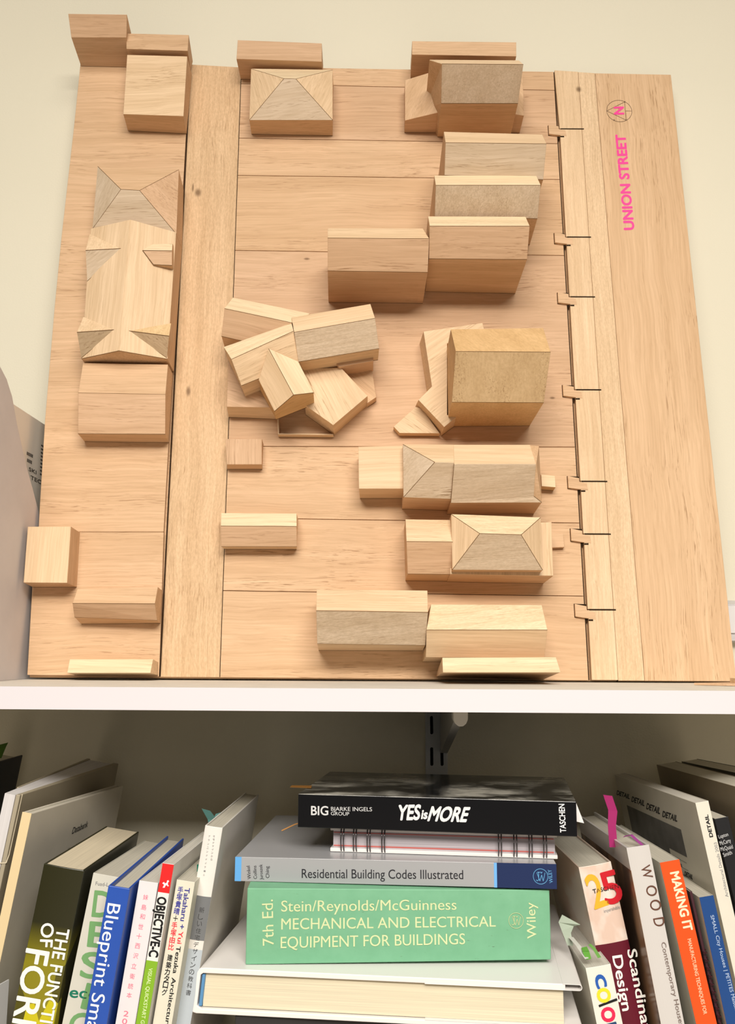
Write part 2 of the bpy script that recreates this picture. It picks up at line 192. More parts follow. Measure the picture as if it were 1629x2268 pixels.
BLD={'b1':{'v':[(-385.1,792.0,57.0),(-313.7,791.2,57.0),(-317.0,772.4,41.0),(-384.6,772.0,41.0),(-385.1,774.0,0.0),(-313.7,774.0,0.0),(-322.5,764.6,0.0),(-384.7,766.2,0.0)],'f':[(0,1,2,3),(7,6,5,4),(0,4,5,1),(1,5,6,2),(2,6,7,3),(3,7,4,0)],'r':[(0,1,2,3)],'s':[]},'b2':{'v':[(-318.4,781.1,38.0),(-241.4,779.2,38.0),(-242.6,760.1,33.0),(-318.3,762.7,33.0),(-318.4,774.0,0.0),(-243.3,774.0,0.0),(-245.3,760.8,0.0),(-318.3,762.7,0.0)],'f':[(0,1,2,3),(7,6,5,4),(0,4,5,1),(1,5,6,2),(2,6,7,3),(3,7,4,0)],'r':[(0,1,2,3)],'s':[]},'b3':{'v':[(-317.7,756.7,30.0),(-243.5,754.7,30.0),(-243.1,668.3,30.0),(-316.0,670.8,30.0),(-317.7,756.7,0.0),(-243.5,754.7,0.0),(-245.0,666.8,0.0),(-318.1,670.9,0.0)],'f':[(0,1,2,3),(7,6,5,4),(0,4,5,1),(1,5,6,2),(2,6,7,3),(3,7,4,0)],'r':[(0,1,2,3)],'s':[]},'b4':{'v':[(-339.9,595.5,33.0),(-243.5,591.6,33.0),(-241.3,505.7,33.0),(-339.1,511.9,33.0),(-304.1,551.5,52.0),(-282.4,550.2,52.0),(-339.9,595.5,0.0),(-244.0,587.1,0.0),(-241.3,505.7,0.0),(-339.1,511.9,0.0)],'f':[(0,1,5,4),(1,2,5),(2,3,4,5),(3,0,4),(0,6,7,1),(1,7,8,2),(2,8,9,3),(3,9,6,0),(6,9,8,7)],'r':[(0,1,5,4),(1,2,5),(2,3,4,5),(3,0,4)],'s':[(0,4),(1,5),(2,5),(3,4),(4,5)]},'b5':{'v':[(-340.8,511.6,34.0),(-291.1,513.4,50.0),(-241.5,507.3,34.0),(-337.4,348.2,34.0),(-291.5,350.6,50.0),(-241.6,348.3,34.0),(-340.8,511.6,0.0),(-241.5,507.3,0.0),(-337.4,348.2,0.0),(-241.6,348.3,0.0)],'f':[(0,1,4,3),(1,2,5,4),(0,6,7,2,1),(3,4,5,9,8),(0,3,8,6),(2,7,9,5),(6,8,9,7)],'r':[(0,1,4,3),(1,2,5,4)],'s':[(3,4),(4,5)]},'d1':{'v':[(-340.1,476.2,46.0),(-296.4,478.1,47.5),(-341.3,504.3,34.5),(-339.0,443.7,34.5),(-340.1,476.2,26.0),(-296.4,478.1,26.0),(-341.3,504.3,26.0),(-339.0,443.7,26.0)],'f':[(0,2,1),(0,1,3),(0,3,7,4),(0,4,6,2),(2,6,5,1),(1,5,7,3),(4,7,5,6)],'r':[(0,2,1),(0,1,3)],'s':[(0,1),(1,3)]},'d2':{'v':[(-340.6,374.0,47.0),(-297.7,377.1,47.5),(-339.5,399.0,34.5),(-337.3,348.9,34.5),(-340.6,374.0,26.0),(-297.7,377.1,26.0),(-339.5,399.0,26.0),(-337.3,348.9,26.0)],'f':[(0,2,1),(0,1,3),(0,3,7,4),(0,4,6,2),(2,6,5,1),(1,5,7,3),(4,7,5,6)],'r':[(0,2,1),(0,1,3)],'s':[(0,1),(1,3)]},'d3':{'v':[(-238.7,370.4,46.0),(-284.5,375.9,47.5),(-240.2,391.6,34.5),(-242.3,349.3,34.5),(-238.7,370.4,26.0),(-284.5,375.9,26.0),(-240.2,391.6,26.0),(-242.3,349.3,26.0)],'f':[(0,2,1),(0,1,3),(0,3,7,4),(0,4,6,2),(2,6,5,1),(1,5,7,3),(4,7,5,6)],'r':[(0,2,1),(0,1,3)],'s':[(0,1),(1,3)]},'d4':{'v':[(-267.5,487.1,42.0),(-243.3,489.3,40.0),(-242.0,476.0,46.0),(-275.3,476.5,46.0),(-241.6,459.3,43.0),(-262.6,460.2,43.0),(-267.5,487.1,26.0),(-243.3,489.3,26.0),(-275.3,476.5,26.0),(-241.6,459.3,26.0),(-262.6,460.2,26.0)],'f':[(0,1,2,3),(3,2,4,5),(5,4,9,10),(1,7,9,4,2),(0,6,7,1),(0,3,8,6),(3,5,10,8),(6,8,10,9,7)],'r':[(0,1,2,3),(3,2,4,5)],'s':[(2,3),(3,5),(4,5)]},'b6':{'v':[(-337.6,346.1,27.0),(-242.3,344.7,27.0),(-337.6,307.8,33.0),(-241.4,306.4,33.0),(-336.5,263.0,25.0),(-240.7,263.0,25.0),(-337.6,346.1,0.0),(-242.3,344.7,0.0),(-336.9,262.8,0.0),(-241.7,262.0,0.0)],'f':[(0,1,3,2),(2,3,5,4),(4,5,9,8),(1,0,6,7),(0,2,4,8,6),(1,7,9,5,3),(6,8,9,7)],'r':[(0,1,3,2),(2,3,5,4)],'s':[(2,3),(4,5)]},'b7':{'v':[(-379.2,156.5,29.0),(-333.5,156.9,29.0),(-331.9,96.2,29.0),(-377.5,96.3,29.0),(-379.2,156.5,0.0),(-332.9,157.5,0.0),(-330.9,97.2,0.0),(-378.0,96.6,0.0)],'f':[(0,1,2,3),(7,6,5,4),(0,4,5,1),(1,5,6,2),(2,6,7,3),(3,7,4,0)],'r':[(0,1,2,3)],'s':[]},'b8':{'v':[(-322.4,90.8,23.0),(-238.1,93.3,23.0),(-322.6,73.9,34.0),(-237.5,73.8,34.0),(-324.3,61.9,19.0),(-237.5,59.1,19.0),(-322.4,90.8,0.0),(-238.1,93.3,0.0),(-322.4,57.2,0.0),(-238.2,58.5,0.0)],'f':[(0,1,3,2),(2,3,5,4),(4,5,9,8),(1,0,6,7),(0,2,4,8,6),(1,7,9,5,3),(6,8,9,7)],'r':[(0,1,3,2),(2,3,5,4)],'s':[(2,3),(4,5)]},'b9':{'v':[(-325.9,18.1,17.0),(-239.5,18.6,17.0),(-239.7,4.1,24.0),(-325.0,3.7,24.0),(-325.9,18.1,0.0),(-237.8,17.2,0.0),(-237.2,3.8,0.0),(-325.0,3.7,0.0)],'f':[(0,1,2,3),(7,6,5,4),(0,4,5,1),(1,5,6,2),(2,6,7,3),(3,7,4,0)],'r':[(0,1,2,3)],'s':[]},'b10':{'v':[(-181.1,773.7,36.0),(-77.4,769.4,36.0),(-76.9,742.4,36.0),(-181.5,746.0,36.0),(-181.1,773.7,0.0),(-77.4,769.4,0.0),(-76.9,742.4,0.0),(-181.1,747.6,0.0)],'f':[(0,1,2,3),(7,6,5,4),(0,4,5,1),(1,5,6,2),(2,6,7,3),(3,7,4,0)],'r':[(0,1,2,3)],'s':[]},'b11':{'v':[(-164.4,739.4,27.0),(-63.9,738.3,27.0),(-62.8,666.0,27.0),(-163.6,665.5,27.0),(-121.3,709.1,46.0),(-107.0,708.6,46.0),(-164.4,739.4,0.0),(-63.9,738.3,0.0),(-63.8,664.8,0.0),(-164.4,666.5,0.0)],'f':[(0,1,5,4),(1,2,5),(2,3,4,5),(3,0,4),(0,6,7,1),(1,7,8,2),(2,8,9,3),(3,9,6,0),(6,9,8,7)],'r':[(0,1,5,4),(1,2,5),(2,3,4,5),(3,0,4)],'s':[(0,4),(1,5),(2,5),(3,4),(4,5)]},'b12':{'v':[(33.6,768.6,41.0),(161.1,767.6,41.0),(160.4,747.0,41.0),(33.4,748.9,41.0),(33.6,768.6,0.0),(161.1,767.6,0.0),(160.4,747.0,0.0),(33.5,750.3,0.0)],'f':[(0,1,2,3),(7,6,5,4),(0,4,5,1),(1,5,6,2),(2,6,7,3),(3,7,4,0)],'r':[(0,1,2,3)],'s':[]},'b13m':{'v':[(51.3,704.8,82.0),(155.5,704.4,82.0),(64.5,688.0,95.0),(157.7,687.6,95.0),(66.1,663.7,60.0),(156.3,664.1,60.0),(51.3,704.8,0.0),(155.5,704.4,0.0),(66.1,663.7,0.0),(156.3,664.1,0.0)],'f':[(0,1,3,2),(2,3,5,4),(4,5,9,8),(1,0,6,7),(0,2,4,8,6),(1,7,9,5,3),(6,8,9,7)],'r':[(0,1,3,2),(2,3,5,4)],'s':[(2,3),(4,5)]},'b14':{'v':[(66.9,611.1,77.0),(179.0,607.9,77.0),(66.7,581.6,97.0),(178.8,580.7,97.0),(66.9,555.8,75.0),(178.0,550.7,75.0),(66.9,611.1,0.0),(179.0,607.9,0.0),(66.9,555.8,0.0),(178.0,550.7,0.0)],'f':[(0,1,3,2),(2,3,5,4),(4,5,9,8),(1,0,6,7),(0,2,4,8,6),(1,7,9,5,3),(6,8,9,7)],'r':[(0,1,3,2),(2,3,5,4)],'s':[(2,3),(4,5)]},'b15':{'v':[(55.3,554.2,76.0),(170.2,554.7,76.0),(55.1,527.3,97.0),(170.0,527.9,97.0),(55.3,504.5,73.0),(169.7,502.3,73.0),(55.3,554.2,0.0),(170.2,554.7,0.0),(55.3,504.5,0.0),(174.4,514.5,0.0)],'f':[(0,1,3,2),(2,3,5,4),(4,5,9,8),(1,0,6,7),(0,2,4,8,6),(1,7,9,5,3),(6,8,9,7)],'r':[(0,1,3,2),(2,3,5,4)],'s':[(2,3),(4,5)]},'b16':{'v':[(47.4,499.5,80.0),(155.3,499.4,80.0),(47.6,475.3,99.0),(155.4,475.9,99.0),(47.8,449.3,77.0),(155.3,448.9,77.0),(47.4,499.5,0.0),(155.3,499.4,0.0),(48.7,451.5,0.0),(154.5,449.5,0.0)],'f':[(0,1,3,2),(2,3,5,4),(4,5,9,8),(1,0,6,7),(0,2,4,8,6),(1,7,9,5,3),(6,8,9,7)],'r':[(0,1,3,2),(2,3,5,4)],'s':[(2,3),(4,5)]},'b17':{'v':[(-63.8,487.2,75.0),(41.7,487.4,75.0),(-62.7,464.7,92.0),(47.4,464.4,92.0),(-63.1,437.5,71.0),(46.7,436.1,71.0),(-63.8,487.2,0.0),(41.7,487.4,0.0),(-65.2,436.9,0.0),(45.5,436.4,0.0)],'f':[(0,1,3,2),(2,3,5,4),(4,5,9,8),(1,0,6,7),(0,2,4,8,6),(1,7,9,5,3),(6,8,9,7)],'r':[(0,1,3,2),(2,3,5,4)],'s':[(2,3),(4,5)]},'c_a':{'v':[(-170.4,418.5,44.0),(-83.5,399.3,44.0),(-176.4,396.8,60.0),(-101.8,380.0,60.0),(-180.6,370.5,46.0),(-105.4,352.7,46.0),(-170.4,418.5,0.0),(-83.5,399.3,0.0),(-184.7,379.6,0.0),(-105.4,352.7,0.0)],'f':[(0,1,3,2),(2,3,5,4),(4,5,9,8),(1,0,6,7),(0,2,4,8,6),(1,7,9,5,3),(6,8,9,7)],'r':[(0,1,3,2),(2,3,5,4)],'s':[(2,3),(4,5)]},'c_b':{'v':[(-175.3,351.5,58.0),(-102.4,380.6,58.0),(-164.4,331.7,70.0),(-98.7,365.1,70.0),(-154.9,308.0,55.0),(-93.4,335.5,55.0),(-175.3,351.5,25.0),(-102.4,380.6,25.0),(-154.4,307.4,25.0),(-93.4,335.5,25.0)],'f':[(0,1,3,2),(2,3,5,4),(4,5,9,8),(1,0,6,7),(0,2,4,8,6),(1,7,9,5,3),(6,8,9,7)],'r':[(0,1,3,2),(2,3,5,4)],'s':[(2,3),(4,5)]},'c_c':{'v':[(-102.6,387.3,58.0),(-16.0,404.0,58.0),(-97.9,362.7,72.0),(-10.9,379.7,72.0),(-94.0,335.7,56.0),(-6.3,351.9,56.0),(-102.6,387.3,30.0),(-16.0,404.0,30.0),(-89.4,335.3,30.0),(-7.2,350.4,30.0)],'f':[(0,1,3,2),(2,3,5,4),(4,5,9,8),(1,0,6,7),(0,2,4,8,6),(1,7,9,5,3),(6,8,9,7)],'r':[(0,1,3,2),(2,3,5,4)],'s':[(2,3),(4,5)]},'c_d':{'v':[(-135.9,313.5,58.0),(-124.8,343.4,72.0),(-93.8,334.8,58.0),(-117.8,277.5,58.0),(-96.8,290.5,72.0),(-76.5,299.0,58.0),(-137.5,313.9,28.0),(-93.8,334.8,28.0),(-119.0,279.7,28.0),(-77.5,297.7,28.0)],'f':[(0,1,4,3),(1,2,5,4),(0,6,7,2,1),(3,4,5,9,8),(0,3,8,6),(2,7,9,5),(6,8,9,7)],'r':[(0,1,4,3),(1,2,5,4)],'s':[(1,4),(3,4),(4,5)]},'c_e':{'v':[(-175.8,365.7,25.0),(-125.6,354.5,25.0),(-118.5,294.5,25.0),(-174.5,295.3,25.0),(-175.8,365.7,0.0),(-125.6,354.5,0.0),(-122.1,290.7,0.0),(-176.0,292.8,0.0)],'f':[(0,1,2,3),(7,6,5,4),(0,4,5,1),(1,5,6,2),(2,6,7,3),(3,7,4,0)],'r':[(0,1,2,3)],'s':[]},'c_f':{'v':[(-98.4,337.4,32.0),(-48.6,339.8,32.0),(-18.7,305.9,32.0),(-56.0,271.7,32.0),(-87.1,294.6,32.0),(-98.4,337.4,0.0),(-48.6,339.8,0.0),(-18.3,308.4,0.0),(-56.2,271.8,0.0),(-88.6,296.1,0.0)],'f':[(0,1,2,3,4),(9,8,7,6,5),(0,5,6,1),(1,6,7,2),(2,7,8,3),(3,8,9,4),(4,9,5,0)],'r':[(0,1,2,3,4)],'s':[]},'c_h':{'v':[(-44.6,340.2,12.0),(-13.9,346.7,12.0),(-8.9,312.8,12.0),(-18.7,305.7,12.0),(-48.3,318.2,12.0),(-44.6,340.2,0.0),(-13.9,346.7,0.0),(-8.9,312.8,0.0),(-18.7,305.7,0.0),(-48.3,318.2,0.0)],'f':[(0,1,2,3,4),(9,8,7,6,5),(0,5,6,1),(1,6,7,2),(2,7,8,3),(3,8,9,4),(4,9,5,0)],'r':[(0,1,2,3,4)],'s':[]},'c_h2':{'v':[(-54.4,343.8,37.0),(-12.5,351.0,37.0),(-12.5,345.7,37.0),(-50.7,338.2,37.0),(-54.4,343.8,10.0),(-12.5,351.0,10.0),(-12.5,345.7,10.0),(-50.7,338.2,10.0)],'f':[(0,1,2,3),(7,6,5,4),(0,4,5,1),(1,5,6,2),(2,6,7,3),(3,7,4,0)],'r':[(0,1,2,3)],'s':[]},'c_g1':{'v':[(-120.3,287.9,8.0),(-118.3,288.0,8.0),(-117.4,270.6,8.0),(-118.7,270.4,8.0),(-120.3,287.9,0.0),(-118.3,288.0,0.0),(-117.4,270.6,0.0),(-118.7,270.4,0.0)],'f':[(0,1,2,3),(7,6,5,4),(0,4,5,1),(1,5,6,2),(2,6,7,3),(3,7,4,0)],'r':[(0,1,2,3)],'s':[]},'c_g2':{'v':[(-118.7,270.6,8.0),(-56.9,270.3,8.0),(-56.6,269.0,8.0),(-118.7,269.3,8.0),(-118.7,270.6,0.0),(-56.9,270.3,0.0),(-56.6,269.0,0.0),(-118.7,269.3,0.0)],'f':[(0,1,2,3),(7,6,5,4),(0,4,5,1),(1,5,6,2),(2,6,7,3),(3,7,4,0)],'r':[(0,1,2,3)],'s':[]},'b19':{'v':[(69.9,362.8,80.0),(168.6,364.9,80.0),(72.0,325.3,106.0),(169.5,325.0,106.0),(70.2,282.9,73.0),(166.9,282.9,73.0),(69.9,362.8,0.0),(168.6,364.9,0.0),(70.2,282.9,0.0),(164.7,284.2,0.0)],'f':[(0,1,3,2),(2,3,5,4),(4,5,9,8),(1,0,6,7),(0,2,4,8,6),(1,7,9,5,3),(6,8,9,7)],'r':[(0,1,3,2),(2,3,5,4)],'s':[(2,3),(4,5)]},'b19b':{'v':[(44.1,385.5,29.0),(110.9,396.5,29.0),(113.8,381.8,29.0),(70.4,370.9,29.0),(68.9,285.4,29.0),(78.8,282.6,29.0),(65.5,271.2,29.0),(37.6,302.8,29.0),(52.7,318.9,29.0),(41.2,384.6,0.0),(110.9,396.5,0.0),(113.8,381.8,0.0),(70.4,370.9,0.0),(68.9,285.4,0.0),(78.8,282.6,0.0),(64.1,271.3,0.0),(35.9,307.2,0.0),(49.0,323.5,0.0)],'f':[(0,1,2,3,4,5,6,7,8),(17,16,15,14,13,12,11,10,9),(0,9,10,1),(1,10,11,2),(2,11,12,3),(3,12,13,4),(4,13,14,5),(5,14,15,6),(6,15,16,7),(7,16,17,8),(8,17,9,0)],'r':[(0,1,2,3,4,5,6,7,8)],'s':[]},'b19c':{'v':[(35.4,302.3,9.5),(10.7,278.6,9.5),(17.3,271.1,9.5),(62.1,271.0,9.5),(42.1,301.0,9.5),(35.4,302.3,0.0),(10.7,278.6,0.0),(17.3,271.1,0.0),(62.1,271.0,0.0),(42.1,301.0,0.0)],'f':[(0,1,2,3,4),(9,8,7,6,5),(0,5,6,1),(1,6,7,2),(2,7,8,3),(3,8,9,4),(4,9,5,0)],'r':[(0,1,2,3,4)],'s':[]},'b20':{'v':[(-176.1,261.2,15.0),(-135.6,261.4,15.0),(-134.6,231.8,15.0),(-172.8,231.6,15.0),(-176.1,261.2,0.0),(-135.6,261.4,0.0),(-135.7,230.9,0.0),(-175.0,230.7,0.0)],'f':[(0,1,2,3),(7,6,5,4),(0,4,5,1),(1,5,6,2),(2,6,7,3),(3,7,4,0)],'r':[(0,1,2,3)],'s':[]},'b21g':{'v':[(-28.4,245.3,37.0),(20.6,246.8,37.0),(20.4,198.2,37.0),(-27.3,197.9,37.0),(-28.4,245.3,0.0),(20.6,246.8,0.0),(20.4,198.2,0.0),(-26.5,197.8,0.0)],'f':[(0,1,2,3),(7,6,5,4),(0,4,5,1),(1,5,6,2),(2,6,7,3),(3,7,4,0)],'r':[(0,1,2,3)],'s':[]},'b21l':{'v':[(19.5,244.6,47.0),(78.3,244.4,47.0),(71.6,216.9,70.0),(51.4,217.3,70.0),(19.9,186.0,47.0),(69.6,184.5,47.0),(19.5,244.6,0.0),(78.3,244.4,0.0),(69.6,184.5,0.0),(19.9,186.0,0.0)],'f':[(0,1,2,3),(0,3,4),(3,2,5,4),(1,7,8,5,2),(4,5,8,9),(0,4,9,6),(0,6,7,1),(6,9,8,7)],'r':[(0,1,2,3),(0,3,4),(3,2,5,4)],'s':[(0,3),(3,4),(2,5)]},'b21r':{'v':[(73.4,244.0,48.0),(155.0,244.2,48.0),(155.6,214.9,73.0),(71.2,214.5,73.0),(69.5,180.2,47.0),(164.9,181.1,47.0),(156.3,187.0,50.0),(164.8,243.9,46.0),(73.4,244.0,0.0),(164.8,243.9,0.0),(164.9,181.1,0.0),(69.5,180.2,0.0)],'f':[(0,1,2,3),(3,2,6,5,4),(1,7,5,6,2),(0,8,9,7,1),(7,9,10,5),(4,5,10,11),(0,3,4,11,8),(8,11,10,9)],'r':[(0,1,2,3),(3,2,6,5,4),(1,7,5,6,2)],'s':[(5,6),(3,4)]},'b21p':{'v':[(172.4,222.5,13.0),(187.6,220.8,13.0),(187.7,207.8,13.0),(172.5,209.0,13.0),(172.4,222.5,0.0),(187.6,220.8,0.0),(187.7,207.8,0.0),(172.5,209.0,0.0)],'f':[(0,1,2,3),(7,6,5,4),(0,4,5,1),(1,5,6,2),(2,6,7,3),(3,7,4,0)],'r':[(0,1,2,3)],'s':[]},'b22g':{'v':[(22.0,163.7,40.0),(72.6,163.2,40.0),(22.3,136.3,55.0),(70.7,136.1,55.0),(24.0,105.8,39.0),(71.5,105.6,39.0),(22.0,163.7,0.0),(72.6,163.2,0.0),(23.2,105.9,0.0),(71.5,105.6,0.0)],'f':[(0,1,3,2),(2,3,5,4),(4,5,9,8),(1,0,6,7),(0,2,4,8,6),(1,7,9,5,3),(6,8,9,7)],'r':[(0,1,3,2),(2,3,5,4)],'s':[(2,3),(4,5)]},'b22':{'v':[(69.0,165.8,54.0),(161.6,162.7,54.0),(161.2,107.3,54.0),(69.1,107.3,54.0),(95.2,140.0,76.0),(136.9,138.9,76.0),(69.0,165.8,0.0),(161.6,162.7,0.0),(161.2,107.3,0.0),(69.1,107.3,0.0)],'f':[(0,1,5,4),(1,2,5),(2,3,4,5),(3,0,4),(0,6,7,1),(1,7,8,2),(2,8,9,3),(3,9,6,0),(6,9,8,7)],'r':[(0,1,5,4),(1,2,5),(2,3,4,5),(3,0,4)],'s':[(0,4),(1,5),(2,5),(3,4),(4,5)]},'b22b':{'v':[(67.6,156.9,42.0),(175.2,161.1,42.0),(174.3,103.7,42.0),(67.8,105.0,42.0),(67.6,156.9,0.0),(175.2,161.1,0.0),(171.9,103.5,0.0),(67.8,105.0,0.0)],'f':[(0,1,2,3),(7,6,5,4),(0,4,5,1),(1,5,6,2),(2,6,7,3),(3,7,4,0)],'r':[(0,1,2,3)],'s':[]},'b22p':{'v':[(181.7,159.1,6.0),(194.8,157.2,6.0),(195.3,142.4,6.0),(181.6,141.8,6.0),(181.7,159.1,0.0),(194.8,157.2,0.0),(195.3,142.4,0.0),(181.6,141.8,0.0)],'f':[(0,1,2,3),(7,6,5,4),(0,4,5,1),(1,5,6,2),(2,6,7,3),(3,7,4,0)],'r':[(0,1,2,3)],'s':[]},'b23':{'v':[(-175.7,174.8,20.0),(-94.5,174.7,20.0),(-174.3,158.8,27.0),(-93.5,158.7,27.0),(-174.5,138.8,17.0),(-93.5,139.2,17.0),(-175.7,174.8,0.0),(-94.5,174.7,0.0),(-173.3,139.6,0.0),(-95.1,140.0,0.0)],'f':[(0,1,3,2),(2,3,5,4),(4,5,9,8),(1,0,6,7),(0,2,4,8,6),(1,7,9,5,3),(6,8,9,7)],'r':[(0,1,3,2),(2,3,5,4)],'s':[(2,3),(4,5)]},'b24':{'v':[(-69.1,85.4,56.0),(43.1,85.1,56.0),(-68.1,61.4,74.0),(42.2,60.3,74.0),(-67.7,31.7,52.0),(40.6,30.6,52.0),(-69.1,85.4,0.0),(43.1,85.1,0.0),(-69.0,30.6,0.0),(40.8,30.7,0.0)],'f':[(0,1,3,2),(2,3,5,4),(4,5,9,8),(1,0,6,7),(0,2,4,8,6),(1,7,9,5,3),(6,8,9,7)],'r':[(0,1,3,2),(2,3,5,4)],'s':[(2,3),(4,5)]},'b25':{'v':[(46.9,71.6,52.0),(159.1,71.5,52.0),(40.9,43.5,69.0),(160.3,44.1,69.0),(41.3,19.0,48.0),(160.1,19.4,48.0),(46.9,71.6,0.0),(159.1,71.5,0.0),(40.6,19.3,0.0),(160.1,19.4,0.0)],'f':[(0,1,3,2),(2,3,5,4),(4,5,9,8),(1,0,6,7),(0,2,4,8,6),(1,7,9,5,3),(6,8,9,7)],'r':[(0,1,3,2),(2,3,5,4)],'s':[(2,3),(4,5)]},'b26':{'v':[(56.3,16.6,66.0),(168.1,17.6,66.0),(168.5,1.9,82.0),(55.4,1.3,82.0),(55.4,7.2,0.0),(168.1,17.6,0.0),(167.8,1.6,0.0),(55.3,3.6,0.0)],'f':[(0,1,2,3),(7,6,5,4),(0,4,5,1),(1,5,6,2),(2,6,7,3),(3,7,4,0)],'r':[(0,1,2,3)],'s':[]},'b13l':{'v':[(25.1,670.0,21.7),(96.6,670.0,47.9),(168.2,670.0,31.1),(25.4,728.4,21.7),(96.6,732.4,47.9),(169.2,728.4,31.1),(25.1,670.0,0.0),(168.2,670.0,0.0),(25.4,728.4,0.0),(169.2,728.4,0.0)],'f':[(0,1,4,3),(1,2,5,4),(0,6,7,2,1),(3,4,5,9,8),(0,3,8,6),(2,7,9,5),(6,8,9,7)],'r':[(0,1,4,3),(1,2,5,4)],'s':[]}}
